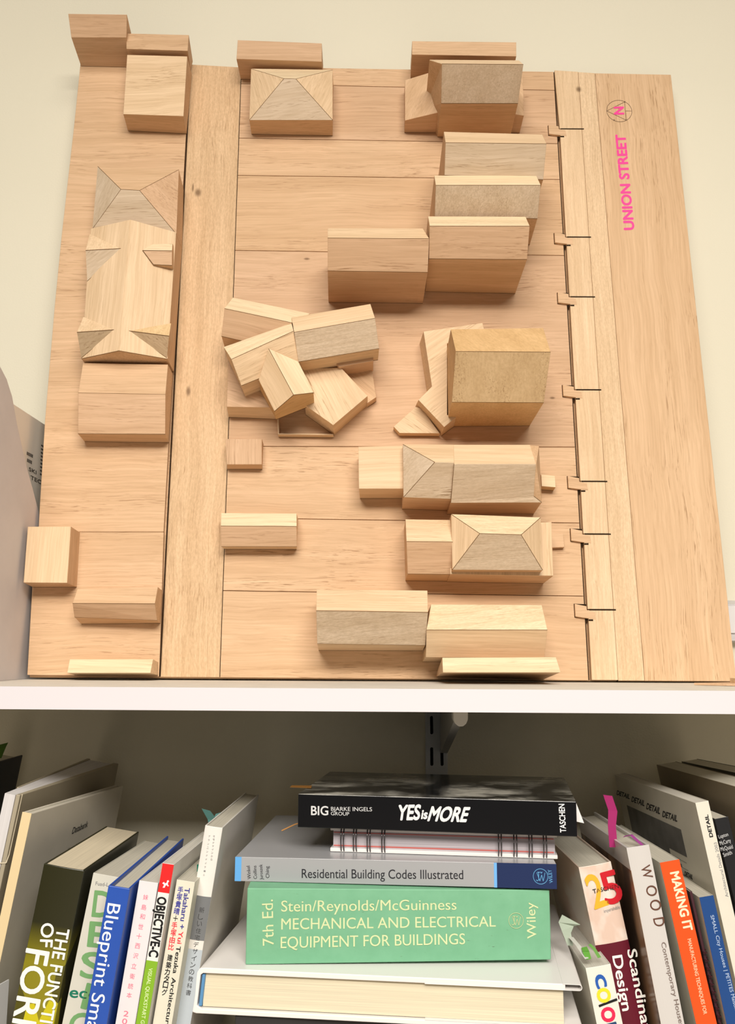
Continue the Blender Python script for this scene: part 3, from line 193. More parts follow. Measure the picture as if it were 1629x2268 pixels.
BOOKS={
'databank':{'o': [-0.3143, 0.02, -0.1062], 'ax': [[0.9865, -0.0745, -0.1462], [0.0696, 0.9968, -0.0383], [0.1486, 0.0276, 0.9885]], 'W': 0.0083, 'H': 0.3431, 'D': 0.22, 't': [('Databank', (8.3, 99.3, -32.3), (0.0, 36.6, 1.4), (0.0, 0.5, 6.0), (0.03, 0.03, 0.03), 1), ('Herzog Croset', (8.3, 96.8, -47.2), (-0.0, 31.9, 0.8), (-0.0, 0.8, 2.6), (0.1, 0.1, 0.1), 0)]},
'function':{'o': [-0.2826, -0.01, -0.1416], 'ax': [[0.9883, -0.0008, -0.1528], [0.0, 1.0, -0.0052], [0.1528, 0.0052, 0.9882]], 'W': 0.0338, 'H': 0.311, 'D': 0.165, 't': [('THE FUNCTION', (21.9, -0.0, -46.4), (1.4, 0.0, -92.0), (10.2, -0.0, 0.2), (0.85, 0.84, 0.78), 1), ('OF', (8.4, 0.0, -44.8), (2.4, -0.0, -18.2), (10.2, -0.0, 1.3), (0.85, 0.84, 0.78), 1), ('FORM', (0.6, 0.0, -65.4), (0.9, -0.0, -71.9), (19.1, -0.0, 0.2), (0.85, 0.84, 0.78), 1)]},
'fuad':{'o': [-0.2443, 0.0, -0.1506], 'ax': [[0.988, -0.0059, -0.1545], [0.0, 0.9993, -0.0384], [0.1546, 0.0379, 0.9872]], 'W': 0.0218, 'H': 0.2987, 'D': 0.16, 't': [('Fuad-L', (3.8, -0.0, -9.1), (10.8, -0.0, 0.7), (-0.2, -0.0, 2.9), (0.2, 0.2, 0.2), 0), ('D', (5.7, 0.0, -33.0), (15.8, -0.0, 1.4), (-1.7, -0.0, 19.5), (0.16, 0.34, 0.13), 1), ('E', (7.0, -0.0, -56.0), (16.7, 0.0, 1.5), (-1.7, 0.0, 18.6), (0.16, 0.34, 0.13), 1), ('S', (6.1, 0.0, -80.0), (18.0, -0.0, 1.8), (-1.9, -0.0, 19.3), (0.16, 0.34, 0.13), 1), ('I', (11.9, 0.0, -101.9), (5.4, -0.0, -0.3), (1.2, -0.0, 18.7), (0.16, 0.34, 0.13), 1), ('G', (6.6, 0.0, -124.8), (17.8, -0.0, 1.8), (-1.9, -0.0, 18.2), (0.16, 0.34, 0.13), 1), ('N', (8.0, -0.0, -147.3), (16.7, 0.0, 1.6), (-1.8, 0.0, 18.0), (0.16, 0.34, 0.13), 1), ('eco', (1.2, 0.0, -95.8), (23.5, 0.0, 2.3), (-0.8, -0.0, 8.2), (0.01, 0.17, 0.1), 1)]},
'blueprint':{'o': [-0.2224, -0.03, -0.1529], 'ax': [[0.9907, 0.0005, -0.1359], [0.0, 1.0, 0.0035], [0.1359, -0.0035, 0.9907]], 'W': 0.0175, 'H': 0.3025, 'D': 0.19, 't': [('Blueprint Small', (2.2, -0.0, -12.9), (0.3, 0.0, -100.9), (10.4, -0.0, 0.0), (0.8, 0.82, 0.84), 0)]},
'pink':{'o': [-0.2018, -0.015, -0.1525], 'ax': [[0.9923, -0.0048, -0.1237], [0.0, 0.9993, -0.0384], [0.1238, 0.0381, 0.9916]], 'W': 0.0155, 'H': 0.2969, 'D': 0.16, 't': [('妹', (5.3, -0.0, -14.0), (4.1, 0, 0), (0, 0, 4.1), (0.85, 0.17, 0.25), 0), ('島', (5.2, -0.0, -21.6), (4.1, 0, 0), (0, 0, 4.1), (0.85, 0.17, 0.25), 0), ('和', (5.3, 0.0, -28.7), (4.1, 0, 0), (0, 0, 4.1), (0.85, 0.17, 0.25), 0), ('世', (5.3, -0.0, -36.2), (4.0, 0, 0), (0, 0, 4.0), (0.85, 0.17, 0.25), 0), ('＋', (5.2, 0.0, -43.4), (4.0, 0, 0), (0, 0, 4.0), (0.85, 0.17, 0.25), 0), ('西', (5.3, -0.0, -50.8), (4.0, 0, 0), (0, 0, 4.0), (0.85, 0.17, 0.25), 0), ('沢', (5.2, -0.0, -58.2), (4.0, 0, 0), (0, 0, 4.0), (0.85, 0.17, 0.25), 0), ('立', (5.1, -0.0, -65.8), (4.0, 0, 0), (0, 0, 4.0), (0.85, 0.17, 0.25), 0), ('衛', (5.1, 0.0, -73.4), (4.0, 0, 0), (0, 0, 4.0), (0.85, 0.17, 0.25), 0), ('読', (5.1, 0.0, -80.7), (4.0, 0, 0), (0, 0, 4.0), (0.85, 0.17, 0.25), 0), ('本', (5.2, -0.0, -87.4), (4.0, 0, 0), (0, 0, 4.0), (0.85, 0.17, 0.25), 0), ('2', (5.1, 0.0, -100.9), (4.0, 0, 0), (0, 0, 4.0), (0.85, 0.17, 0.25), 0), ('0', (5.0, 0.0, -106.5), (4.0, 0, 0), (0, 0, 4.0), (0.85, 0.17, 0.25), 0)]},
'objc':{'o': [-0.1822, -0.02, -0.1377], 'ax': [[0.9918, -0.0049, -0.1274], [0.0, 0.9993, -0.0384], [0.1275, 0.0381, 0.9911]], 'W': 0.0092, 'H': 0.3128, 'D': 0.16, 't': [('OBJECTIVE-C', (0.7, 0.0, -25.4), (0.7, -0.0, -45.1), (7.2, -0.0, 0.1), (0.01, 0.01, 0.01), 2), ('VISUAL QUICKSTART GUIDE', (3.1, 0.0, -78.7), (0.8, -0.0, -49.0), (3.0, -0.0, 0.1), (0.75, 0.85, 0.5), 0)]},
'taka':{'o': [-0.1726, -0.01, -0.1527], 'ax': [[0.9915, -0.005, -0.1303], [0.0, 0.9993, -0.0384], [0.1304, 0.0381, 0.9907]], 'W': 0.015, 'H': 0.2971, 'D': 0.155, 't': [('Takaharu +', (7.764, -0.0, -5.1), (0.81, -0.0, -31.4), (4.116, 0.0, 0.1), (0.04, 0.04, 0.25), 1), ('Yui', (8.688, -0.0, -38.3), (0.18, -0.0, -9.4), (3.528, 0.0, 0.1), (0.75, 0.03, 0.05), 1), ('Tezuka', (8.772, 0.0, -49.6), (0.54, -0.0, -20.4), (3.444, -0.0, 0.1), (0.01, 0.01, 0.01), 1), ('Architecture Catalog', (9.192, -0.0, -73.0), (1.26, 0.0, -61.9), (3.36, -0.0, 0.1), (0.01, 0.01, 0.01), 1), ('手', (2.136, -0.0, -9.9), (4.5, 0, 0), (0.0, 0, 5.0), (0.05, 0.05, 0.3), 1), ('塚', (2.136, -0.0, -15.3), (4.5, 0, 0), (0.0, 0, 5.0), (0.05, 0.05, 0.3), 1), ('貴', (2.22, -0.0, -20.9), (4.5, 0, 0), (0.0, 0, 5.0), (0.05, 0.05, 0.3), 1), ('晴', (2.052, -0.0, -26.3), (4.5, 0, 0), (0.0, 0, 5.0), (0.05, 0.05, 0.3), 1), ('＋', (2.388, -0.0, -31.3), (3.69, 0, 0), (0.0, 0, 4.1), (0.02, 0.02, 0.02), 1), ('手', (2.052, 0.0, -37.1), (4.5, 0, 0), (0.0, 0, 5.0), (0.75, 0.03, 0.05), 1), ('塚', (2.22, -0.0, -42.6), (4.5, 0, 0), (0.0, 0, 5.0), (0.75, 0.03, 0.05), 1), ('由', (2.22, -0.0, -47.9), (4.41, 0, 0), (0.0, 0, 4.9), (0.75, 0.03, 0.05), 1), ('比', (2.22, 0.0, -53.2), (4.41, 0, 0), (0.0, 0, 4.9), (0.75, 0.03, 0.05), 1), ('建', (2.808, -0.0, -61.3), (4.23, 0, 0), (0.0, 0, 4.7), (0.01, 0.01, 0.01), 1), ('築', (2.808, -0.0, -66.8), (4.23, 0, 0), (0.0, 0, 4.7), (0.01, 0.01, 0.01), 1), ('カ', (2.64, -0.0, -71.9), (4.23, 0, 0), (0.0, 0, 4.7), (0.01, 0.01, 0.01), 1), ('タ', (2.892, -0.0, -76.9), (4.23, 0, 0), (0.0, 0, 4.7), (0.01, 0.01, 0.01), 1), ('ロ', (2.976, -0.0, -81.6), (4.23, 0, 0), (0.0, 0, 4.7), (0.01, 0.01, 0.01), 1), ('グ', (3.06, 0.0, -87.0), (4.23, 0, 0), (0.0, 0, 4.7), (0.01, 0.01, 0.01), 1)]},
'white':{'o': [-0.155, 0.01, -0.114], 'ax': [[0.9906, -0.0036, -0.1369], [0.0, 0.9997, -0.0262], [0.137, 0.0259, 0.9902]], 'W': 0.015, 'H': 0.3366, 'D': 0.215, 't': [('新', (7.0, -0.0, -68.4), (4.2, 0, 0), (0, 0, 4.2), (0.06, 0.06, 0.06), 0), ('し', (7.0, -0.0, -73.8), (4.2, 0, 0), (0, 0, 4.2), (0.06, 0.06, 0.06), 0), ('い', (7.0, -0.0, -79.2), (4.2, 0, 0), (0, 0, 4.2), (0.06, 0.06, 0.06), 0), ('住', (7.1, -0.0, -84.6), (4.1, 0, 0), (0, 0, 4.1), (0.06, 0.06, 0.06), 0), ('宅', (7.1, -0.0, -89.9), (4.1, 0, 0), (0, 0, 4.1), (0.06, 0.06, 0.06), 0), ('デ', (7.1, -0.0, -95.3), (4.1, 0, 0), (0, 0, 4.1), (0.06, 0.06, 0.06), 0), ('ザ', (7.2, 0.0, -100.6), (4.1, 0, 0), (0, 0, 4.1), (0.06, 0.06, 0.06), 0), ('イ', (7.2, -0.0, -105.9), (4.1, 0, 0), (0, 0, 4.1), (0.06, 0.06, 0.06), 0), ('ン', (7.2, 0.0, -111.2), (4.1, 0, 0), (0, 0, 4.1), (0.06, 0.06, 0.06), 0), ('の', (7.2, 0.0, -116.5), (4.1, 0, 0), (0, 0, 4.1), (0.06, 0.06, 0.06), 0), ('教', (7.3, -0.0, -121.8), (4.1, 0, 0), (0, 0, 4.1), (0.06, 0.06, 0.06), 0), ('科', (7.3, -0.0, -127.0), (4.1, 0, 0), (0, 0, 4.1), (0.06, 0.06, 0.06), 0), ('書', (7.3, -0.0, -132.3), (4.1, 0, 0), (0, 0, 4.1), (0.06, 0.06, 0.06), 0), ('プ', (4.5, -0.0, -8.7), (1.5, 0, 0), (0, 0, 1.5), (0.25, 0.25, 0.25), 0), ('ラ', (4.6, -0.0, -11.8), (1.5, 0, 0), (0, 0, 1.5), (0.25, 0.25, 0.25), 0), ('ン', (4.7, -0.0, -14.9), (1.5, 0, 0), (0, 0, 1.5), (0.25, 0.25, 0.25), 0), ('ニ', (4.8, 0.0, -18.0), (1.5, 0, 0), (0, 0, 1.5), (0.25, 0.25, 0.25), 0), ('ン', (4.9, -0.0, -21.1), (1.5, 0, 0), (0, 0, 1.5), (0.25, 0.25, 0.25), 0), ('グ', (5.0, 0.0, -24.2), (1.5, 0, 0), (0, 0, 1.5), (0.25, 0.25, 0.25), 0), ('デ', (5.1, -0.0, -27.3), (1.5, 0, 0), (0, 0, 1.5), (0.25, 0.25, 0.25), 0), ('ィ', (5.2, -0.0, -30.4), (1.5, 0, 0), (0, 0, 1.5), (0.25, 0.25, 0.25), 0), ('テ', (5.3, 0.0, -33.5), (1.5, 0, 0), (0, 0, 1.5), (0.25, 0.25, 0.25), 0), ('ー', (5.4, 0.0, -36.6), (1.5, 0, 0), (0, 0, 1.5), (0.25, 0.25, 0.25), 0), ('ル', (5.4, -0.0, -39.7), (1.5, 0, 0), (0, 0, 1.5), (0.25, 0.25, 0.25), 0), ('住', (8.3, -0.0, -8.2), (1.6, 0, 0), (0, 0, 1.6), (0.25, 0.25, 0.25), 0), ('宅', (8.5, -0.0, -10.8), (1.6, 0, 0), (0, 0, 1.6), (0.25, 0.25, 0.25), 0), ('デ', (8.7, 0.0, -13.5), (1.6, 0, 0), (0, 0, 1.6), (0.25, 0.25, 0.25), 0), ('ザ', (8.8, -0.0, -16.1), (1.6, 0, 0), (0, 0, 1.6), (0.25, 0.25, 0.25), 0), ('イ', (9.0, -0.0, -18.8), (1.6, 0, 0), (0, 0, 1.6), (0.25, 0.25, 0.25), 0), ('ン', (9.1, 0.0, -21.4), (1.6, 0, 0), (0, 0, 1.6), (0.25, 0.25, 0.25), 0), ('か', (9.3, -0.0, -24.1), (1.6, 0, 0), (0, 0, 1.6), (0.25, 0.25, 0.25), 0), ('ら', (9.4, 0.0, -26.7), (1.6, 0, 0), (0, 0, 1.6), (0.25, 0.25, 0.25), 0)]},
'color':{'o': [0.1586, 0.004, -0.2208], 'ax': [[0.9851, 0.0066, 0.1717], [0.0, 0.9993, -0.0384], [-0.1718, 0.0378, 0.9844]], 'W': 0.0205, 'H': 0.232, 'D': 0.15, 't': [('c', (5.1, 0.0, -6.4), (1.0, 0.0, -10.4), (8.3, -0.0, 0.8), (0.02, 0.1, 0.4), 1), ('o', (4.8, 0.0, -16.2), (-0.1, 0.0, -11.2), (10.5, 0.0, -0.1), (0.85, 0.66, 0.03), 1), ('l', (4.6, 0.0, -28.1), (0.3, 0.0, -1.8), (14.8, -0.0, 2.6), (0.01, 0.01, 0.01), 1), ('o', (4.9, -0.0, -30.8), (0.3, 0.0, -11.3), (10.7, 0.0, 0.3), (0.68, 0.02, 0.08), 1), ('r', (5.5, 0.0, -42.9), (0.6, -0.0, -7.6), (9.8, -0.0, 0.7), (0.02, 0.06, 0.15), 1)]},
'scandi':{'o': [0.163, 0.042, -0.1519], 'ax': [[0.9828, 0.0071, 0.1843], [0.0, 0.9993, -0.0384], [-0.1845, 0.0377, 0.9821]], 'W': 0.0284, 'H': 0.3008, 'D': 0.2, 't': [('Scandinavian', (25.4, -0.0, -71.0), (-2.7, 0.0, -84.5), (7.9, 0.0, -0.3), (0.85, 0.84, 0.78), 1), ('Design', (12.0, 0.0, -73.7), (-1.4, -0.0, -43.4), (8.3, -0.0, -0.3), (0.85, 0.84, 0.78), 1), ('TASCHEN', (7.4, -0.0, -22.5), (22.6, 0.0, 0.6), (-0.1, 0.0, 3.4), (0.02, 0.02, 0.02), 1), ('imperishable', (13.1, -0.0, -39.3), (14.4, 0.0, 1.5), (-0.3, 0.0, 2.7), (0.25, 0.25, 0.25), 0), ('2', (5.6, -0.0, -34.8), (13.3, 0.0, 1.9), (-3.8, -0.0, 26.6), (0.85, 0.42, 0.03), 1), ('5', (16.3, 0.0, -33.6), (16.2, -0.0, 1.2), (-1.8, -0.0, 25.6), (0.55, 0.01, 0.02), 1)]},
'wood':{'o': [0.1978, 0.015, -0.1298], 'ax': [[0.9882, 0.0059, 0.153], [0.0, 0.9993, -0.0384], [-0.1531, 0.0379, 0.9875]], 'W': 0.019, 'H': 0.3215, 'D': 0.2, 't': [('W', (8.1, -0.0, -15.8), (0.8, 0.0, -10.2), (8.1, 0.0, 0.7), (0.12, 0.05, 0.03), 0), ('O', (9.0, -0.0, -31.5), (0.0, 0.0, -8.3), (8.9, 0.0, 0.0), (0.12, 0.05, 0.03), 0), ('O', (9.5, 0.0, -43.2), (0.6, -0.0, -8.3), (9.2, -0.0, 0.7), (0.12, 0.05, 0.03), 0), ('D', (10.1, -0.0, -57.0), (0.1, 0.0, -6.6), (8.9, 0.0, 0.2), (0.12, 0.05, 0.03), 0), ('Contemporary Houses', (12.8, -0.0, -75.9), (1.6, -0.0, -63.8), (3.8, -0.0, 0.1), (0.2, 0.15, 0.13), 0)]},
'making':{'o': [0.2233, 0.01, -0.1401], 'ax': [[0.9839, 0.0069, 0.1785], [0.0, 0.9993, -0.0384], [-0.1787, 0.0378, 0.9832]], 'W': 0.0162, 'H': 0.3129, 'D': 0.19, 't': [('MAKING IT', (6.5, 0.0, -8.7), (0.6, -0.0, -46.1), (7.1, 0.0, 0.1), (0.85, 0.7, 0.5), 2), ('MANUFACTURING TECHNIQUES FOR', (8.2, 0.0, -60.9), (-0.7, -0.0, -57.0), (2.9, -0.0, -0.0), (0.85, 0.55, 0.35), 1)]},
'small':{'o': [0.2523, 0.004, -0.1654], 'ax': [[0.9868, 0.0062, 0.1617], [0.0, 0.9993, -0.0384], [-0.1619, 0.0379, 0.9861]], 'W': 0.0115, 'H': 0.2871, 'D': 0.17, 't': [('SMALL City Houses |', (5.6, -0.0, -14.7), (1.7, -0.0, -42.4), (2.8, 0.0, 0.1), (0.45, 0.55, 0.7), 0), ('PETITES Maisons', (7.4, -0.0, -59.2), (1.5, -0.0, -28.9), (2.9, 0.0, 0.1), (0.45, 0.55, 0.7), 0)]},
'detail':{'o': [0.2579, 0.02, -0.0938], 'ax': [[0.9848, 0.0341, 0.1701], [-0.0279, 0.9989, -0.0384], [-0.1712, 0.033, 0.9847]], 'W': 0.0113, 'H': 0.3571, 'D': 0.25, 't': [('DETAIL', (8.3, 0.0, -29.0), (-0.1, 0.0, 18.3), (-2.9, 0.0, -0.0), (0.01, 0.01, 0.01), 2), ('Architectural Details 2003', (9.8, -0.0, -77.1), (0.5, 0.0, 43.5), (-2.6, 0.0, 0.0), (0.25, 0.25, 0.25), 0), ('DETAIL', (0.0, 259.2, -22.9), (-0.0, -51.2, 1.2), (-0.0, -7.1, 5.4), (0.03, 0.03, 0.03), 2), ('DETAIL', (-0.0, 202.6, -23.4), (-0.0, -45.6, 0.9), (0.0, -7.7, 6.1), (0.03, 0.03, 0.03), 2), ('DETAIL', (0.0, 152.3, -24.4), (-0.0, -43.0, 0.6), (-0.0, -7.9, 6.5), (0.03, 0.03, 0.03), 2), ('DETAIL', (-0.0, 103.2, -25.2), (-0.0, -42.5, 1.3), (-0.0, -6.2, 6.0), (0.03, 0.03, 0.03), 2), ('DETAIL', (0.0, 74.2, -73.0), (-0.0, -21.1, 0.6), (-0.0, -3.6, 4.4), (0.03, 0.03, 0.03), 2)]},
'lupton':{'o': [0.2768, 0.03, -0.1084], 'ax': [[0.9834, 0.007, 0.1812], [0.0, 0.9993, -0.0384], [-0.1814, 0.0378, 0.9827]], 'W': 0.0118, 'H': 0.3449, 'D': 0.2, 't': [('Lupton', (-0.3, 0.0, -16.0), (8.4, -0.0, 0.8), (-0.3, -0.0, 3.0), (0.55, 0.55, 0.55), 0), ('McCarty', (-0.5, 0.0, -21.5), (9.6, 0.0, 1.0), (-0.3, -0.0, 3.3), (0.55, 0.55, 0.55), 0), ('McQuaid', (-1.1, -0.0, -26.2), (10.5, 0.0, 0.5), (-0.2, 0.0, 3.3), (0.55, 0.55, 0.55), 0), ('Smith', (0.1, 0.0, -31.1), (7.6, -0.0, 1.1), (-0.5, 0.0, 3.2), (0.55, 0.55, 0.55), 0)]},
'coil':{'o': [0.247, 0.012, -0.163], 'ax': [[0.9853, 0.0066, 0.1706], [0.0, 0.9993, -0.0384], [-0.1708, 0.0378, 0.9846]], 'W': 0.0022, 'H': 0.29, 'D': 0.17, 't': []},
'olive':{'o': [0.2001, 0.085, -0.1355], 'ax': [[0.9904, 0.0053, 0.1379], [0.0, 0.9993, -0.0384], [-0.138, 0.038, 0.9897]], 'W': 0.005, 'H': 0.3174, 'D': 0.14, 't': []},
'BIG':{'o': [-0.0807, 0.0499, -0.1222], 'ax': [[0.0, 0.0, 1.0], [0.1219, 0.9925, 0.0], [-0.9925, 0.1219, -0.0]], 'W': 0.0284, 'H': 0.2406, 'D': 0.15, 't': [('BIG', (10.8, 0.0, -11.8), (0.3, -0.0, -15.5), (7.6, -0.0, 0.1), (0.62, 0.62, 0.62), 1), ('BJARKE INGELS', (14.8, -0.0, -29.7), (0.7, 0.0, -36.4), (3.4, 0.0, 0.1), (0.62, 0.62, 0.62), 0), ('GROUP', (11.1, -0.0, -29.6), (0.1, 0.0, -16.3), (3.0, 0.0, 0.0), (0.62, 0.62, 0.62), 0), ('YES', (9.0, 0.0, -87.6), (1.0, -0.0, -20.0), (12.2, -0.0, -1.8), (0.75, 0.75, 0.75), 2), ('is', (10.5, 0.0, -108.7), (0.2, -0.0, -5.5), (7.0, -0.0, -1.1), (0.75, 0.75, 0.75), 2), ('MORE', (9.2, 0.0, -114.2), (0.2, -0.0, -33.7), (11.8, -0.0, -3.8), (0.75, 0.75, 0.75), 2), ('TASCHEN', (3.2, -0.0, -231.5), (23.2, 0.0, 0.8), (-0.2, 0.0, 4.9), (0.8, 0.8, 0.8), 1)]},
'spiral':{'o': [-0.0526, 0.0605, -0.1446], 'ax': [[0.0, 0.0, 1.0], [0.1045, 0.9945, 0.0], [-0.9945, 0.1045, -0.0]], 'W': 0.022, 'H': 0.1984, 'D': 0.15, 't': []},
'resid':{'o': [-0.1331, 0.0372, -0.1648], 'ax': [[0.0, 0.0, 1.0], [0.0523, 0.9986, 0.0], [-0.9986, 0.0523, -0.0]], 'W': 0.0199, 'H': 0.2739, 'D': 0.2, 't': [('Winkel', (2.1, -0.0, -14.3), (10.8, -0.0, 1.4), (-0.4, -0.0, 3.1), (0.02, 0.02, 0.025), 0), ('Collins', (2.2, -0.0, -19.4), (10.9, 0.0, 0.9), (-0.2, 0.0, 2.9), (0.02, 0.02, 0.025), 0), ('Juroszek', (1.7, -0.0, -24.7), (12.7, -0.0, 1.0), (-0.2, -0.0, 2.9), (0.02, 0.02, 0.025), 0), ('Ching', (3.3, -0.0, -30.2), (9.6, -0.0, 0.9), (-0.3, -0.0, 3.1), (0.02, 0.02, 0.025), 0), ('Residential Building Codes Illustrated', (3.9, -0.0, -58.2), (2.2, 0.0, -137.7), (7.5, -0.0, 0.1), (0.02, 0.02, 0.025), 0), ('WILEY', (5.0, 0.0, -270.8), (10.6, -0.0, 1.2), (-0.4, -0.0, 3.1), (0.12, 0.35, 0.6), 0)]},
'mech':{'o': [-0.1187, 0.0145, -0.2252], 'ax': [[0.0, 0.0, 1.0], [-0.0436, 0.999, 0.0], [-0.999, -0.0436, -0.0]], 'W': 0.0602, 'H': 0.2537, 'D': 0.2, 't': [('Stein/Reynolds/McGuinness', (41.8, -0.0, -28.7), (1.6, 0.0, -146.4), (8.9, 0.0, 0.1), (0.62, 0.68, 0.38), 0), ('MECHANICAL AND ELECTRICAL', (27.6, 0.0, -29.0), (1.5, 0.0, -178.8), (9.0, -0.0, 0.1), (0.62, 0.68, 0.38), 0), ('EQUIPMENT FOR BUILDINGS', (12.8, 0.0, -28.8), (1.7, -0.0, -153.2), (9.2, -0.0, 0.1), (0.62, 0.68, 0.38), 0), ('7th Ed.', (15.2, 0.0, -23.1), (36.3, 0.0, 1.6), (-0.4, -0.0, 9.3), (0.62, 0.68, 0.38), 0), ('Wiley', (18.8, 0.0, -241.7), (31.0, -0.0, 0.8), (-0.2, -0.0, 7.9), (0.62, 0.68, 0.38), 0)]},
'white5':{'o': [-0.161, 0.0082, -0.2605], 'ax': [[0.0, 0.0, 1.0], [0.0872, 0.9962, 0.0], [-0.9962, 0.0872, -0.0]], 'W': 0.0351, 'H': 0.3152, 'D': 0.225, 't': []}}
# ------------------------------------------------------------------ room
WALLM, nt, b = new_mat('painted_wall'); tc = nt.nodes.new('ShaderNodeTexCoord')
f = noise(nt, tc.outputs['Object'], 3, 4, .5, .3, .7)
nt.links.new(mixc(nt, (.74, .69, .545), (.77, .72, .575), f), b.inputs['Base Color']); b.inputs['Roughness'].default_value = .7; b.inputs['Specular IOR Level'].default_value = .2
bp = nt.nodes.new('ShaderNodeBump'); bp.inputs['Strength'].default_value = .08; bp.inputs['Distance'].default_value = .001
nt.links.new(noise(nt, tc.outputs['Object'], 420, 3, .5, .3, .7), bp.inputs['Height']); nt.links.new(bp.outputs[0], b.inputs['Normal'])
m = MB(); m.box((-1.6, .30, -1.0), (1.6, .36, 1.5)); o = m.build('wall_back', WALLM); o['kind'] = 'structure'
m = MB(); m.box((-4, -5, -1.3), (4, .30, -1.25)); o = m.build('floor', plain('pale_floor', (.46, .40, .33), .5, .3, var=.06)); o['kind'] = 'structure'
MEL = plain('white_melamine', (.70, .662, .685), .38, .4); MELTOP = plain('greyish_melamine', (.66, .63, .56), .6, .2, var=.05)  # shelf panel slightly greyer and rougher than its edge band
def shelf_board(label, z, x0, x1, y0):
    t = thing('wall_shelf', label, 'shelf', Matrix.Translation((0, .15, z)))
    m = MB(); m.box((x0, y0-.15+.001, -.0188), (x1, .1495, -.0002)); o = m.build('shelf_panel', MELTOP, t)
    m = MB(); m.box((x0, y0-.15, -.019), (x1, y0-.15+.001, 0)); o = m.build('edge_band', MEL, t); o['label'] = 'bright white front edge band'
    return t
shelf_board('white shelf board with bright front edge under the wooden model', 0, -1.1, 1.1, 0)
shelf_board('lower white shelf carrying the books, below the picture', -.455, -1.1, 1.1, -.06)
# slotted wall standard
STEEL = plain('grey_steel', (.52, .54, .56), .45, .5); SLOT = plain('slot_dark', (.012, .011, .01), .9, 0)
t = thing('shelf_standard', 'grey slotted metal shelf rail screwed to the wall behind the black book', 'rail', Matrix.Translation((.0541, .296, -.2)))
m = MB(); m.box((-.0126, -.004, -.35), (.0126, .004, .78)); bevel(m.build('rail', STEEL, t), .0012)
m = MB()
for k in range(-6, 6):
    z = .2-.0778-.0352*k-.0206
    if z > .15: continue
    for x in (-.0056, .0061):
        pts = []
        for a in range(12):
            an = math.pi*2*a/12; pts.append((x+.0018*math.cos(an), z+.0103+(.0085 if math.sin(an) > 0 else -.0085)+.0018*math.sin(an)))
        m.prism(pts, -.0044, -.0039, 1)
m.build('slot', SLOT, t)
BRK = plain('white_bracket', (.62, .60, .56), .4, .4)
t = thing('shelf_bracket', 'white metal shelf bracket with rounded tip hooked into the slotted rail', 'bracket', Matrix.Translation((.0, 0, 0)))
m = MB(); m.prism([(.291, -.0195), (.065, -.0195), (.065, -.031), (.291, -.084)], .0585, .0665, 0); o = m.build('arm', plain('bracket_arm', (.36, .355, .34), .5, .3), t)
m = MB()
prof = [(-.0066, 0), (-.0066, -.009), (-.0050, -.0128), (-.002, -.0152), (.002, -.0152), (.0050, -.0128), (.0066, -.009), (.0066, 0)]
m.prism([(.0635+a, -.0195+b_) for a, b_ in prof], .050, .072, 1); o = bevel(m.build('end_cap', BRK, t), .001); o['label'] = 'pale rounded tip'
# cable trunking
TRK = plain('trunking_plastic', (.60, .57, .56), .45, .35)
t = thing('cable_trunking', 'grey plastic cable trunking on the wall beyond the board right edge', 'trunking', Matrix.Translation((.75, .29, .066)))
m = MB(); m.prism([(.0099, -.023), (-.006, -.021), (-.006, .021), (.0099, .026)], -.37, .6, 0); m.build('channel', TRK, t)
m = MB(); m.box((-.37, -.0082, -.0125), (.6, -.0058, .0185)); bevel(m.build('cover_strip', plain('trunking_lid', (.74, .71, .70), .4, .4), t), .0005)
# ------------------------------------------------------------------ magazine file and booklet at the left
HOLD = plain('grey_cardboard', (.66, .62, .61), .6, .25, var=.03)
t = thing('magazine_file', 'pale grey magazine file with curved cut side, left of the wooden model', 'file holder', Matrix.Translation((-.43, .16, 0)))
side = [(-.15, .0), (.135, .0), (.135, .08), (.118, .10), (.09, .125), (.065, .15), (.042, .183), (.022, .205), (.005, .222), (-.012, .243), (-.028, .263), (-.044, .288), (-.06, .302), (-.077, .310), (-.11, .318), (-.15, .32)]
for nm, x in (('side_panel', .0385), ('side_panel', -.0425)):
    m = MB(); m.prism(side, x, x+.0025, 0); m.build(nm, HOLD, t)
m = MB(); m.box((-.04, -.15, 0), (.0385, -.1475, .32)); m.build('spine_panel', HOLD, t)
m = MB(); m.box((-.04, -.1475, 0), (.0385, .135, .0025)); m.build('bottom_panel', HOLD, t)
m = MB(); m.box((-.04, .1325, .0025), (.0385, .135, .08)); m.build('low_panel', HOLD, t)
PAP = plain('booklet_paper', (.88, .81, .70), .7, .2)
t = thing('booklet', 'cream printed booklet standing in the grey magazine file', 'booklet', Matrix.Translation((-.405, .05, .0026)))
m = MB(); m.box((-.0042, 0, 0), (0, .232, .289)); m.build('cover', PAP, t)
m = MB(); m.box((-.0075, .0, 0), (-.0046, .215, .2895)); m.build('back_sheet', plain('sheet_grey', (.60, .57, .47), .7, .2), t)
Gk = ink((.08, .07, .06))
for s, y, z, w_, h_ in (('SKI', .158, .2265, .022, .0042), ('TEC', .164, .2180, .032, .0045)):
    lettering('print', s, t, (0, y, z), (0, w_, 0), (0, 0, h_), Gk, 1, unit=1)
m = MB()
for k in range(9): m.box((0, .189+.0002*k, .262-.0042*k), (.0002, .197, .2628-.0042*k+.0008))
for y_, z_, n_ in ((.150, .243, 5), (.152, .2355, 4)):
    for k in range(n_): m.box((0, y_+.0036*k, z_), (.0002, y_+.0036*k+.0024, z_+.0036))
m.build('print', Gk, t)
